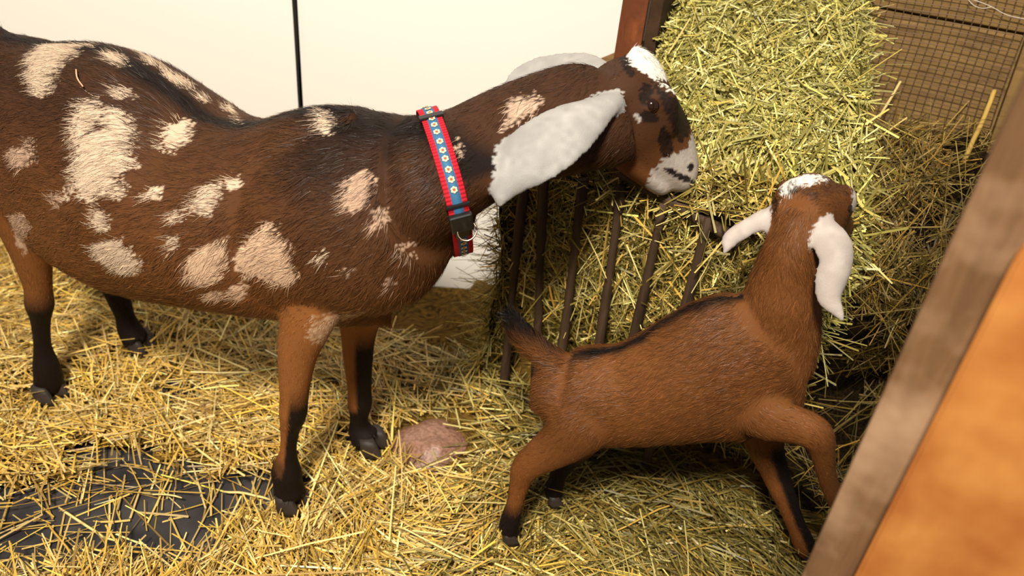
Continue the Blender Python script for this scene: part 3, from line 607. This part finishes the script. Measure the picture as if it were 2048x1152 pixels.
def onring(name, mesh, m, i, lift, off=0):
    p = ringpt(i, off, lift); t = nrm(ringpt(i + 2, 0, 0) - ringpt(i - 2, 0, 0)); o3 = dirs[i % NS]; o3 = nrm(o3 - t * np.dot(o3, t)); ex = np.cross(t, o3)
    return place(link(name, mesh, m, collar), p, ex, t, o3)
tag(onring('slide', box_mesh('slide', .032, .010, .006, .0012), M_plastic, iT, .003), 'black plastic strap slide at the top of the neck')
tag(onring('slide', box_mesh('slide', .032, .0045, .006, .0015), M_plastic, iS, .003), 'thin black strap loop above the buckle')
bk = onring('buckle', box_mesh('buckle', .031, .030, .010, .003), M_plastic, iB, .005)
onring('buckle_prong', box_mesh('buckle_prong', .022, .016, .010, .003), M_plastic, ring_index(914, 458), .005)
dpr = ring_index(922, 462)
dc = at(934, 462, depth(ringpt(dpr, 0, .0)) - .02); th = np.linspace(0, 2 * math.pi, 25)
tag(link('ring', tube_mesh('ring', [dc + .0125 * (math.cos(a) * nrm(R2 + U2 * .2) + math.sin(a) * nrm(U2 - R2 * .1)) for a in th], .0013, 8), M_steel, collar, True), 'thin metal tag ring under the buckle')

# ------------------------------------------------------------------ hay feeder
az = math.radians(-63); fe = np.array([math.sin(az), math.cos(az), 0]); fn = np.array([-fe[1], fe[0], 0]); fO = at(1400, 440, 1.23)
def fp(t, h, back=0.0): q = fO + fe * t - fn * back; return np.array([q[0], q[1], h])
def ft(u, v): q = onp(u, v, fO, fn); return float(np.dot(q - fO, fe)), q[2]
feeder = empty('hay_feeder', (float(fO[0]), float(fO[1]), 0))
tag(feeder, 'wooden hay rack with dark upright bars, rusty end post and wire mesh back', 'hay feeder')
bars = [((1050, 372), (1026, 585)), ((1089, 372), (1074, 660)), ((1163, 400), (1122, 700)), ((1243, 372), (1196, 700)), ((1322, 425), (1262, 700)), ((1411, 458), (1352, 690))]
for k, ((u0, v0), (u1, v1)) in enumerate(bars):
    (t0, h0), (t1, h1) = ft(u0, v0), ft(u1, v1); a, b = fp(t0, h0), fp(t1, h1); d = (b - a) / max(a[2] - b[2], .05)
    a = a - d * (.60 - a[2]) if a[2] < .60 else a; b = b + d * max(b[2] - .03, 0) * .9
    p = np.array([a + (b - a) * s for s in np.linspace(0, 1, 14)]) + fn * (.004 * np.sin(np.linspace(0, 5, 14) + k))[:, None]
    link('bar', tube_mesh('bar', p, .0082 + .0012 * np.sin(np.linspace(0, 9, 14) + k), 10, .05, k), M_bar, feeder, True)
tr, hr = ft(1462, 448); tl, hl = ft(1236, 352)
p = np.array([fp(tr - .02 + (tl - tr + .04) * s, hr + (hl - hr) * (s * 1.0) - .01, .010) for s in np.linspace(0, 1, 20)]); p[:, 2] = np.linspace(hr - .03, hl + .01, 20)
link('top_rail', tube_mesh('top_rail', p, .0105, 12, .06, 3), M_bar, feeder, True)
# hay slab footprint on the rack
NR, NL = gr(1738, 372, .69), gr(1280, 215, .68); FR, FL = at(1728, -60, 1.46), at(1388, -60, 1.50)
# rusty end post with shade-darkened side board running back from it
pp = gr(1241, 190, .66); se = nrm((FL - NL) * [1, 1, 0]); sx = np.cross(se, zz)
o = link('end_post', box_mesh('end_post', .044, .05, 1.16, .003), M_rust, feeder); e2 = nrm(np.array([rt[0], -.15, 0])); place(o, np.array([pp[0], pp[1], .58]), e2, np.cross(zz, e2), zz)
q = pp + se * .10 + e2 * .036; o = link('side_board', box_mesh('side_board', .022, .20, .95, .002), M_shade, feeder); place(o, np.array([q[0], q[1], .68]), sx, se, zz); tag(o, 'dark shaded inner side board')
# planks and wire mesh at the back
baz = math.radians(-68); be = np.array([math.sin(baz), math.cos(baz), 0]); bb = np.array([be[1], -be[0], 0]); bu = nrm(zz + .55 * bb); bn = np.cross(bu, be); bn = bn if np.dot(bn, -fw) > 0 else -bn
bO = at(1900, 250, 1.45)
def bp(t, w, out=0.0): return bO + be * t + bu * w + bn * out
def bt(u, v): q = onp(u, v, bO, bn); return float(np.dot(q - bO, be)), float(np.dot(q - bO, bu))
_, wsplit = bt(1900, 38); _, w2 = bt(2040, 84)
lo = -.20
for w0, w1 in ((lo, -.09), (-.086, wsplit - .002), (wsplit + .002, wsplit + .16), (wsplit + .164, wsplit + .32)):
    o = link('plank', box_mesh('plank', 1.45, .02, w1 - w0, .003), M_old, feeder); c = bp(.01, (w0 + w1) / 2, -.016); place(o, c, be, np.cross(bu, be), bu)
cell = .0143; tr0, _ = bt(1990, 230); n = 0; Vm, Fm = [], []
def addtube(p, r):
    V_, F_ = tube_arrays(p, r, 5); b = sum(len(x) for x in Vm); Vm.append(V_); Fm.extend([[b + i for i in f] for f in F_])
tmin, tmax, wmin, wmax = bt(1985, 240)[0], bt(1580, 60)[0], lo, wsplit + .06
r0 = np.random.default_rng(5)
for t in np.arange(tmin, tmax, cell): addtube(np.array([bp(t + .0015 * math.sin(w * 25 + t * 9), w, .006 + .005 * math.sin(w * 14 + t * 8)) for w in np.linspace(wmin, wmax, 14)]), .00085)
for w in np.arange(wmin, wmax, cell): addtube(np.array([bp(t, w + .002 * math.sin(t * 21 + w * 5), .0072 + .005 * math.sin(w * 14 + t * 8)) for t in np.linspace(tmin, tmax, 18)]), .00085)
me = bpy.data.meshes.new('wire_mesh'); me.from_pydata(np.concatenate(Vm).tolist(), [], Fm); me.update(); tag(link('wire_mesh', me, M_wire, feeder), 'square welded wire mesh over the planks', kind='stuff')
o = link('edge_batten', box_mesh('edge_batten', .022, .02, .62, .003), M_old, feeder); place(o, bp(tmin - .016, .12, .008), be, np.cross(bu, be), bu)

# ------------------------------------------------------------------ hay and straw
HAYC = np.array([L(186, 168, 92), L(150, 132, 62), L(112, 96, 44), L(212, 196, 124), L(196, 160, 72), L(128, 116, 58)])
BALEC = np.array([L(206, 192, 112), L(178, 164, 84), L(140, 126, 60), L(226, 214, 148), L(204, 178, 92), L(160, 150, 82)])
STRC = np.array([L(222, 186, 98), L(204, 164, 76), L(234, 210, 136), L(166, 132, 66), L(214, 174, 72), L(190, 162, 100)])
def strands(name, P, D, N, ln, wd, pal, parent=None, m=M_hay, curl=.12, seed=3, segs=2, taper=.6):
    r = np.random.default_rng(seed); n = len(P); col = pal[r.integers(0, len(pal), n)] * np.exp(r.normal(size=(n, 1)) * .28 - .03)
    cu = nrm(r.normal(size=(n, 3))) * (ln * curl * r.random(n))[:, None]
    me = ribbon_mesh(name, P - nrm(D) * (ln * .5)[:, None], D, N, ln, wd, np.clip(col, 0, .95), cu, segs, taper, .85)
    return tag(link(name, me, m, parent), kind='stuff')
def grid_surface(fun, nu, nv):
    U, Vg = np.meshgrid(np.linspace(0, 1, nu), np.linspace(0, 1, nv)); P = fun(U.ravel(), Vg.ravel())
    Q = [[j * nu + i, j * nu + i + 1, (j + 1) * nu + i + 1, (j + 1) * nu + i] for j in range(nv - 1) for i in range(nu - 1)]
    return P, Q
def sample(fun, n, r, eps=.01):
    u, v = r.random(n), r.random(n); P = fun(u, v); a = fun(np.clip(u + eps, 0, 1), v) - fun(np.clip(u - eps, 0, 1), v); b = fun(u, np.clip(v + eps, 0, 1)) - fun(u, np.clip(v - eps, 0, 1))
    return P, nrm(a), nrm(b), nrm(np.cross(a, b))
def lay(r, n, A, B, Nn, tilt=.25, bias=None):
    t = r.uniform(0, math.pi, n) if bias is None else r.normal(bias[0], bias[1], n)
    return nrm(A * np.cos(t)[:, None] + B * np.sin(t)[:, None] + Nn * r.normal(0, tilt, n)[:, None])
# pressed slab of green hay lying in the rack
def slab_top(u, v):
    u, v = np.asarray(u)[:, None], np.asarray(v)[:, None]
    P = (NL * (1 - u) + NR * u) * (1 - v) + (FL * (1 - u) + FR * u) * v
    P = P + zz * ((noise(P, 9, 21) - .5) * .035 + (noise(P, 34, 22) - .5) * .018)[:, None]
    e = np.minimum(np.minimum(u, 1 - u), v * 1.4 + .0); return P - zz * .05 * np.clip(1 - e / .06, 0, 1) ** 2
def slab_front(u, v):
    u, v = np.asarray(u)[:, None], np.asarray(v)[:, None]
    P = NL * (1 - u) + NR * u - zz * (.03 + v * .24) + np.array([-.12, -.99, 0]) * (.012 + .02 * np.sin(v * 3)); return P + nrm(np.array([-.1, -1, 0])) * ((noise(P, 14, 23) - .5) * .03)[:, None]
def slab_right(u, v):
    u, v = np.asarray(u)[:, None], np.asarray(v)[:, None]
    P = NR * (1 - u) + FR * u - zz * (.03 + v * .34); return P + R2 * ((noise(P, 14, 24) - .5) * .03)[:, None]
bale = empty('hay_bale', tuple((NL + NR + FL + FR) / 4 * [1, 1, 0] + zz * .5)); tag(bale, 'flat pressed slab of pale green hay lying on top of the rack', 'hay')
Pt, Qt = grid_surface(slab_top, 50, 60); b = len(Pt); Pf, Qf = grid_surface(slab_front, 50, 20); Pr, Qr = grid_surface(slab_right, 60, 20)
Vall = np.concatenate([Pt, Pf, Pr]); Qall = Qt + [[i + b for i in q] for q in Qf] + [[i + b + len(Pf) for i in q] for q in Qr]
link('pressed_core', mesh_np('pressed_core', Vall, Qall), M_core, bale, True)
r = np.random.default_rng(31); parts = []
for fun, n in ((slab_top, 15500), (slab_front, 6500), (slab_right, 4000)):
    P, A, B, Nn = sample(fun, n, r); Nn = np.where((np.sum(Nn * (C - P), 1) < 0)[:, None], -Nn, Nn); parts.append((P + Nn * r.uniform(-.002, .012, n)[:, None], lay(r, n, A, B, Nn, .22), nrm(Nn + r.normal(0, .5, (n, 3))), Nn))
P, D, Nn = (np.concatenate([p[i] for p in parts]) for i in range(3)); n = len(P)
strands('hay_stem', P, D, Nn, np.clip(r.lognormal(-3.0, .6, n), .012, .18), r.uniform(.0014, .0048, n), BALEC * [.82, .86, .84], bale)
# loose hay packed behind the bars
TL, TR = ft(1046, 372)[0], -.20
def rack_front(u, v):
    u, v = np.asarray(u), np.asarray(v); t = TL + (TR - TL) * u; h = .66 * (1 - v)
    P = fO[None] * [1, 1, 0] + fe[None] * t[:, None] - fn[None] * .042 + zz[None] * h[:, None]
    return P + fn[None] * ((noise(P, 8, 25) - .6) * .05 + (noise(P, 30, 26) - .5) * .022 - np.clip(.34 - h, 0, .34) * .38)[:, None]
def rack_left(u, v):
    u, v = np.asarray(u), np.asarray(v); P = fO[None] * [1, 1, 0] + fe[None] * (TL + .02) - fn[None] * (.24 * u)[:, None] + zz[None] * (.64 * (1 - v))[:, None]
    return P + fe[None] * ((noise(P, 8, 27) - .5) * .06 + np.clip(.2 - P[:, 2], 0, .2) * .5)[:, None]
def rack_top(u, v):
    u, v = np.asarray(u), np.asarray(v); P = fO[None] * [1, 1, 0] + fe[None] * (TL + (TR - TL) * u)[:, None] - fn[None] * (.28 * v)[:, None] + zz[None] * .63
    return P + zz[None] * ((noise(P, 9, 28) - .5) * .05 - .03)[:, None]
rack = empty('rack_hay', tuple(fO * [1, 1, 0])); tag(rack, 'loose brownish green hay packed behind the upright bars of the rack', 'hay', kind='stuff')
sv_ = []; qv = []; off = 0
for fun, a, b in ((rack_front, 60, 50), (rack_left, 40, 50), (rack_top, 60, 30)):
    P, Q = grid_surface(fun, a, b); sv_.append(P); qv += [[i + off for i in q] for q in Q]; off += len(P)
tag(link('packed_hay', mesh_np('packed_hay', np.concatenate(sv_), qv), M_core, rack, True), kind='stuff')
r = np.random.default_rng(32); parts = []
for fun, n, bias in ((rack_front, 11000, None), (rack_left, 4500, None), (rack_top, 3000, None), (rack_front, 420, (math.pi / 2, .6))):
    P, A, B, Nn = sample(fun, n, r); ref = {id(rack_front): fn, id(rack_left): fe, id(rack_top): zz}[id(fun)]; Nn = np.where((np.sum(Nn * ref, 1) < 0)[:, None], -Nn, Nn)
    outv = r.uniform(-.004, .012, n) if bias is None else r.uniform(.02, .045, n)
    parts.append((P + Nn * outv[:, None], lay(r, n, A, B, Nn, .3 if bias is None else .12, bias), nrm(Nn + r.normal(0, .5, (n, 3)))))
P, D, Nn = (np.concatenate([p[i] for p in parts]) for i in range(3)); n = len(P); ln = np.clip(r.lognormal(-2.9, .55, n), .015, .2); ln[-420:] = r.uniform(.06, .17, 420)
strands('hay_stem', P, D, Nn, ln, r.uniform(.0014, .0042, n), HAYC, rack, curl=.22, segs=3)
# wisps sticking out of the left end of the rack
n = 1500; P, A, B, Nn = sample(rack_left, n, r); P = P[P[:, 2] > .05]; n = len(P); D = nrm(fe * 1.0 + r.normal(0, .45, (n, 3)) - zz * .35); ln = r.uniform(.05, .13, n)
strands('hay_wisp', P + D * (ln * .4)[:, None], D, nrm(r.normal(size=(n, 3))), ln, r.uniform(.001, .0022, n), HAYC, rack, curl=.3, segs=3)
# sloping loose hay in the corner between the slab, the mesh and the post
rowv = np.array([270, 330, 400, 520, 640, 760, 900, 1010.]); rowz = np.array([1.43, 1.38, 1.36, 1.30, 1.36, 1.56, 1.56, 1.46])
def heap(u, v):
    vv = 262 + np.asarray(v) * 760; zc = np.interp(vv, rowv, rowz); u0 = np.interp(vv, [262, 400, 520, 1020], [1750, 1690, 1640, 1520]); uu = u0 + np.asarray(u) * 400
    P = C[None] + (fw[None] + R2[None] * ((uu - 1024) / F)[:, None] + U2[None] * ((576 - vv) / F)[:, None]) * zc[:, None]
    return P + zz[None] * ((noise(P, 8, 29) - .5) * .07 + (noise(P, 26, 30) - .5) * .03)[:, None]
hp = empty('hay_heap', tuple(at(1800, 500, 1.3) * [1, 1, 0])); tag(hp, 'brown heap of loose hay in the corner below the wire mesh', 'hay', kind='stuff')
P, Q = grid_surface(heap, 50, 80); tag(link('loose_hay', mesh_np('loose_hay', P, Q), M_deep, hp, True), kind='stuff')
r = np.random.default_rng(33); n = 9000; P, A, B, Nn = sample(heap, n, r); Nn = np.where((np.sum(Nn * (C - P), 1) < 0)[:, None], -Nn, Nn); k = noise(P, 12, 40) > .30 + .45 * np.clip(.50 - P[:, 2], 0, .12) / .12; P, A, B, Nn = P[k], A[k], B[k], Nn[k]; n = len(P)
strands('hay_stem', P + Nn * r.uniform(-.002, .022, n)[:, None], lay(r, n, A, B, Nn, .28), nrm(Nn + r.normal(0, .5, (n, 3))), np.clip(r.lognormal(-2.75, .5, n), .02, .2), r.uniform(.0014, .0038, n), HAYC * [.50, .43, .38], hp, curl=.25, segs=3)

n = 420; P, A, B, Nn = sample(heap, n, r); Nn = np.where((np.sum(Nn * (C - P), 1) < 0)[:, None], -Nn, Nn)
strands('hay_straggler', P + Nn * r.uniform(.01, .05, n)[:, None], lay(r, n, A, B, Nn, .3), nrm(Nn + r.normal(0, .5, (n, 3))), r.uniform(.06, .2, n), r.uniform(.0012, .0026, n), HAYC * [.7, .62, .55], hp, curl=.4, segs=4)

# ------------------------------------------------------------------ straw bedding on the rubber floor
patches = [(gr(u, v, 0), a, b) for u, v, a, b in ((360, 806, .055, .028), (300, 1005, .17, .085), (130, 1065, .16, .07), (330, 1100, .10, .05), (545, 985, .08, .035), (230, 945, .10, .03), (490, 1000, .08, .04), (30, 1115, .12, .05), (700, 892, .03, .02))]
def bare(x, y):
    m = np.zeros(len(x)); P = np.stack([x, y, 0 * x], 1); w = (noise(P, 14, 50) - .5) * .9 + (noise(P, 45, 51) - .5) * .5
    for c, a, b in patches: m = np.maximum(m, 1.25 - np.sqrt(((x - c[0]) / a) ** 2 + ((y - c[1]) / b) ** 2) + w * .6)
    return np.clip(m * 3, 0, 1)
fdist = lambda x, y: (x - fO[0]) * fn[0] + (y - fO[1]) * fn[1]      # distance in front of the rack
lump = gr(868, 912, .0)
hoofs = [hn, hf, rn, rf, onp(1016, 1070, kO + kn * KN, kn), onp(1106, 996, kO + kn * KF, kn), onp(1613, 1104, kO + kn * KF, kn)]
def ground(x, y):
    P = np.stack([x, y, 0 * x], 1); g = .012 + .022 * noise(P, 5, 52) + .016 * noise(P, 17, 53)
    g = g + .05 * np.exp(-((x + .02) / .20) ** 2 - ((y - 1.42) / .16) ** 2) + .03 * np.exp(-np.clip(fdist(x, y), 0, 9) / .12) * (x > -.1)
    for q in hoofs: g = g - np.clip(g - .012, 0, 1) * np.exp(-((x - q[0]) ** 2 + (y - q[1] + .015) ** 2) / .065 ** 2)
    g = g * (1 - bare(x, y)) + .001 * bare(x, y)
    return g - .02 * np.exp(-(((x - lump[0]) / .055) ** 2 + ((y - lump[1]) / .05) ** 2) ** 2)
nx, ny = 190, 110; X, Y = np.meshgrid(np.linspace(-1.75, 1.0, nx), np.linspace(.35, 1.9, ny)); xf, yf = X.ravel(), Y.ravel(); G = ground(xf, yf)
ok = (bare(xf, yf) < .55) & ((np.stack([xf, yf, 0 * xf], 1) - wa) @ wn > -.01)
Q = np.array([[j * nx + i, j * nx + i + 1, (j + 1) * nx + i + 1, (j + 1) * nx + i] for j in range(ny - 1) for i in range(nx - 1)]); Q = Q[ok[Q].all(1)]
bed = empty('straw_bedding', (-.3, 1.1, 0)); tag(bed, 'deep golden straw bedding scattered over the black rubber floor', 'straw', kind='stuff')
tag(link('trodden_straw', mesh_np('trodden_straw', np.stack([xf, yf, G], 1), Q), M_under, bed, True), kind='stuff')
def bedding(name, n, lm, ls, lmin, lmax, w0, w1, pal_fn, seed, h0, h1, tilt, cover):
    r = np.random.default_rng(seed); x, y = r.uniform(-1.7, .95, n), r.uniform(.45, 1.85, n)
    P = np.stack([x, y, 0 * x], 1); k = ((P - wa) @ wn > .004) & (r.random(n) > bare(x, y) * cover) & (fdist(x, y) > -.05)
    x, y = x[k], y[k]; n = len(x); P = np.stack([x, y, ground(x, y)], 1)
    dl = np.hypot((x - lump[0]) / .088, (y - lump[1]) / .080); kk = (dl > 1) | (r.random(n) < .04); P = P[kk]; x, y = x[kk], y[kk]; n = len(x)
    nh = np.min([np.hypot(x - q[0], y - q[1] + .02) for q in hoofs], 0); P[:, 2] -= .0; lowr = np.clip(nh / .09, .08, 1)
    P[:, 2] += lowr * r.uniform(h0, h1, n) * (1 - .8 * bare(x, y)) + .004
    ang = r.uniform(0, math.pi, n) * .75 + 3 * noise(P, 4, 60); D = np.stack([np.cos(ang), np.sin(ang), r.normal(0, tilt, n)], 1)
    ln = np.clip(r.lognormal(lm, ls, n), lmin, lmax); P[:, 2] = np.maximum(P[:, 2], np.abs(D[:, 2]) * ln * .4 + .002)
    Nn = nrm(np.stack([r.normal(0, .45, n), r.normal(0, .45, n), np.ones(n)], 1)); pal = pal_fn(x, y, r)
    col = pal * np.exp(r.normal(size=(n, 1)) * .25 - .03); cu = nrm(r.normal(size=(n, 3)) * [1, 1, .25]) * (ln * .14 * r.random(n))[:, None]
    me = ribbon_mesh(name, P - nrm(D) * (ln * .5)[:, None], D, Nn, ln, r.uniform(w0, w1, n), np.clip(col, 0, .95), cu, 2, .75, .9)
    tag(link(name, me, M_straw, bed), kind='stuff')
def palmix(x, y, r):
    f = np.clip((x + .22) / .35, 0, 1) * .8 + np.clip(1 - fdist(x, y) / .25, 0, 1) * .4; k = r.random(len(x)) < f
    dk = .9 * (1 - .5 * np.clip(1.3 - fdist(x, y) / .22, 0, 1) * np.clip((x + .02) / .1, 0, 1))[:, None]  # duller hay, with the shade by the rack and kid painted in
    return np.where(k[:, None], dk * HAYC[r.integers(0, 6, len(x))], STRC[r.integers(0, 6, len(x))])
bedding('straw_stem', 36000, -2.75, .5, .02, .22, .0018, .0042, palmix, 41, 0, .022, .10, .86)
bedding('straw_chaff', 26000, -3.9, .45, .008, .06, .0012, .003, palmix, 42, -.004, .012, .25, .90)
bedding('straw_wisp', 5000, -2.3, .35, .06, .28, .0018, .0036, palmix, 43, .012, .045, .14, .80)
# broad loose straws on top, each a thing of its own
r = np.random.default_rng(44); cnt = 0
stalks = [(110, 1002, 221, 1058, 'broad yellow straw lying slantwise across the bare black floor'), (195, 1069, 308, 1097, 'long yellow straw along the near edge of the bare black floor'),
    (277, 961, 360, 981, 'short broad pale straw on the far edge of the bare black floor'), (329, 858, 442, 940, 'long thin golden straw behind the bare black floor patch'),
    (673, 1069, 791, 1135, 'bright broad yellow straw in front of the adult goat, at the bottom edge'), (221, 683, 211, 740, 'golden straw standing out below the belly, by the far hind hoof'),
    (82, 1017, 139, 1094, 'bent pale straw at the left end of the bare floor patch'), (175, 905, 180, 952, 'short orange straw leaf on the left bedding'),
    (442, 966, 540, 976, 'flat yellow straw pointing at the near front hoof of the adult goat'), (280, 1148, 298, 1105, 'short upright straw at the bottom edge below the bare floor'),
    (767, 911, 831, 960, 'broad bright straw lying against the left side of the brown lump'), (815, 838, 879, 859, 'bright straw lying just behind the brown lump'),
    (971, 877, 1024, 893, 'yellow straw between the brown lump and the near hind leg of the kid'), (939, 946, 942, 978, 'short whitish straw right of the brown lump'),
    (760, 982, 852, 972, 'pale straw in front of the brown lump'), (870, 985, 930, 1017, 'golden slanting straw in front and to the right of the brown lump'),
    (989, 1054, 1040, 1104, 'whitish stem crossing the near hind hoof of the kid'), (1233, 1077, 1352, 1017, 'long pale stem lying under the kid'),
    (1444, 1077, 1554, 1031, 'thin pale stem by the front hooves of the kid'), (640, 800, 700, 850, 'golden straw between the two front legs of the adult goat'), (20, 770, 75, 728, 'golden straw leaning on the near hind hoof of the adult goat')]
for u, v, u1, v1, lab in stalks:
    c, e = gr(u, v, .04), gr(u1, v1, .04); l = float(np.linalg.norm(e - c)); d = nrm(e - c); c = (c + e) / 2; s = np.linspace(-.5, .5, 7) * l; side = np.cross(d, zz)
    p = np.array([c + d * q + side * (.12 * q * q / l * r.uniform(-1, 1)) for q in s]); ts_ = r.uniform(-.05, .05)
    hz = ground(p[:, 0], p[:, 1]); p[:, 2] = np.maximum.accumulate(hz)[-1] * .0 + hz.max() + .014 + ts_ * s
    p[:, 2] += .006 * np.sin(s / l * 4 + u)
    w = r.uniform(.0034, .006); col = STRC[r.integers(0, 3)] * 1.05
    vv = []; fq = []
    for i, q in enumerate(p):
        k = 1 if 0 < i < 6 else .7
        vv += [q - side * w / 2 * k, q + zz * w * .28, q + side * w / 2 * k, q - zz * w * .2]
    for i in range(6):
        for j in range(4): fq.append([i * 4 + j, i * 4 + (j + 1) % 4, i * 4 + 4 + (j + 1) % 4, i * 4 + 4 + j])
    fq += [[3, 2, 1, 0], [24, 25, 26, 27]]
    me = mesh_np('straw_stalk', np.array(vv), fq, np.clip(np.repeat(col[None], 28, 0), 0, .9)); o = link('straw_stalk', me, M_straw)
    tag(o, lab, 'straw', 'broad straws on the bedding')
def single_stalk(name, pts, rad, col, label, cat, seed=0):
    p = dense(np.array(pts), 14); me = tube_mesh(name, p, rad, 7, .06, seed); vcol(me, np.clip(np.repeat(np.array(col)[None], len(me.vertices), 0), 0, .9)); return tag(link(name, me, M_straw, None, True), label, cat)
bo = lambda u, v, out: onp(u, v, bO, bn) + bn * out
single_stalk('hay_stalk', [bo(1984, 186, .018), bo(1958, 246, .034), bo(1930, 300, .05), bo(1908, 345, .07)], .0042, L(186, 152, 76), 'long thick tan stalk leaning against the wire mesh', 'straw')
single_stalk('hay_stalk', [bo(1794, 176, .05), bo(1772, 214, .06), bo(1750, 250, .07)], .0024, L(206, 184, 122), 'short pale stalk poking up beside the hay slab, in front of the mesh', 'straw', 2)
h1 = hit(bvhD, 158, 142); h2 = hit(bvhD, 162, 160); h3 = hit(bvhD, 172, 176)
single_stalk('straw_bit', [h1 - fw * .008, h2 - fw * .010, h3 - fw * .008], .0011, L(206, 160, 124), 'thin curved straw bit stuck on the spotted rump', 'straw', 3)
tw = [at(1690, 655, 1.24), at(1698, 640, 1.235), at(1704, 626, 1.23)]
# ------------------------------------------------------------------ brown mineral lump in the straw
bm = bmesh.new(); bmesh.ops.create_icosphere(bm, subdivisions=5, radius=1.0)
co = np.array([v.co for v in bm.verts]); rr = 1 + .22 * (noise(co + 5, 1.6, 70) - .5) + .03 * (noise(co + 9, 5, 71) - .5)
co = co * rr[:, None] * [.088, .072, .046] + np.array([lump[0], lump[1], .012])
co[:, 2] += .006 * np.exp(-((co[:, 0] - lump[0] - .01) / .025) ** 2 - ((co[:, 1] - lump[1] + .025) / .015) ** 2)
for v, c in zip(bm.verts, co): v.co = c
me = bpy.data.meshes.new('mineral_lump'); bm.to_mesh(me); bm.free()
tag(link('mineral_lump', me, M_mud, None, True), 'smooth pinkish brown lump half buried in the straw between the goats', 'stone')

# ------------------------------------------------------------------ near post and boards at the right
pl = at(1830, 640, .60); sl = nrm(pl * [1, 1, 0]); ex = np.array([sl[1], -sl[0], 0]); pw = .0505
stall = empty('stall_partition', (float(pl[0]), float(pl[1]), 0)); tag(stall, 'weathered grey brown post with a smooth orange board beside it, close to the camera', 'partition')
c = pl + ex * pw / 2 + sl * .02; o = link('post', box_mesh('post', pw, .04, 1.5, .005), M_post, stall); place(o, np.array([c[0], c[1], .75]), ex, np.cross(zz, ex), zz)
pb = onp(1966, 640, pl - sl * .012, sl); tp = onp(2016, 452, pl - sl * .012, sl)
bw, bh = .34, tp[2]; bm = bmesh.new(); pts = [(0, 0)] + [(.0, bh - .018)] + [(.018 - .018 * math.cos(a), bh - .018 + .018 * math.sin(a)) for a in np.linspace(.3, math.pi / 2, 5)] + [(bw, bh), (bw, 0)]
fr = [bm.verts.new((x, -.009, z)) for x, z in pts]; bk = [bm.verts.new((x, .009, z)) for x, z in pts]; bm.faces.new(fr); bm.faces.new(bk[::-1]); n = len(pts)
for i in range(n): bm.faces.new((fr[i], bk[i], bk[(i + 1) % n], fr[(i + 1) % n]))
bmesh.ops.recalc_face_normals(bm, faces=bm.faces[:]); bmesh.ops.bevel(bm, geom=[e for e in bm.edges], offset=.0025, segments=2, affect='EDGES'); me = bpy.data.meshes.new('board'); bm.to_mesh(me); bm.free()
o = link('board', me, M_ply, stall); place(o, np.array([pb[0], pb[1], 0]), ex, np.cross(zz, ex), zz); tag(o, 'smooth orange board')
c = pl + ex * (pw + .004 + .17) + sl * .022; o = link('rear_plank', box_mesh('rear_plank', .34, .02, 1.5, .003), M_old, stall); place(o, np.array([c[0], c[1], .75]), ex, np.cross(zz, ex), zz); tag(o, 'dark plank behind the orange board')
# cobweb threads in the top corner
wv_ = []; fv_ = []; off = 0
for pts in ([(1934, 4), (1946, 16), (1964, 21), (1980, 18)], [(1938, 2), (1976, 16), (2010, 34), (2046, 42)], [(1946, 3), (1960, 0), (1974, -4)]):
    p = dense(np.array([bp(*bt(u, v), .012) for u, v in pts]), 14); V_, F_ = tube_arrays(p, .0006, 5); wv_.append(V_); fv_ += [[i + off for i in f] for f in F_]; off += len(V_)
me = bpy.data.meshes.new('cobweb'); me.from_pydata(np.concatenate(wv_).tolist(), [], fv_); me.update(); tag(link('cobweb', me, M_web), 'pale looping thread of cobweb on the upper plank', 'cobweb')
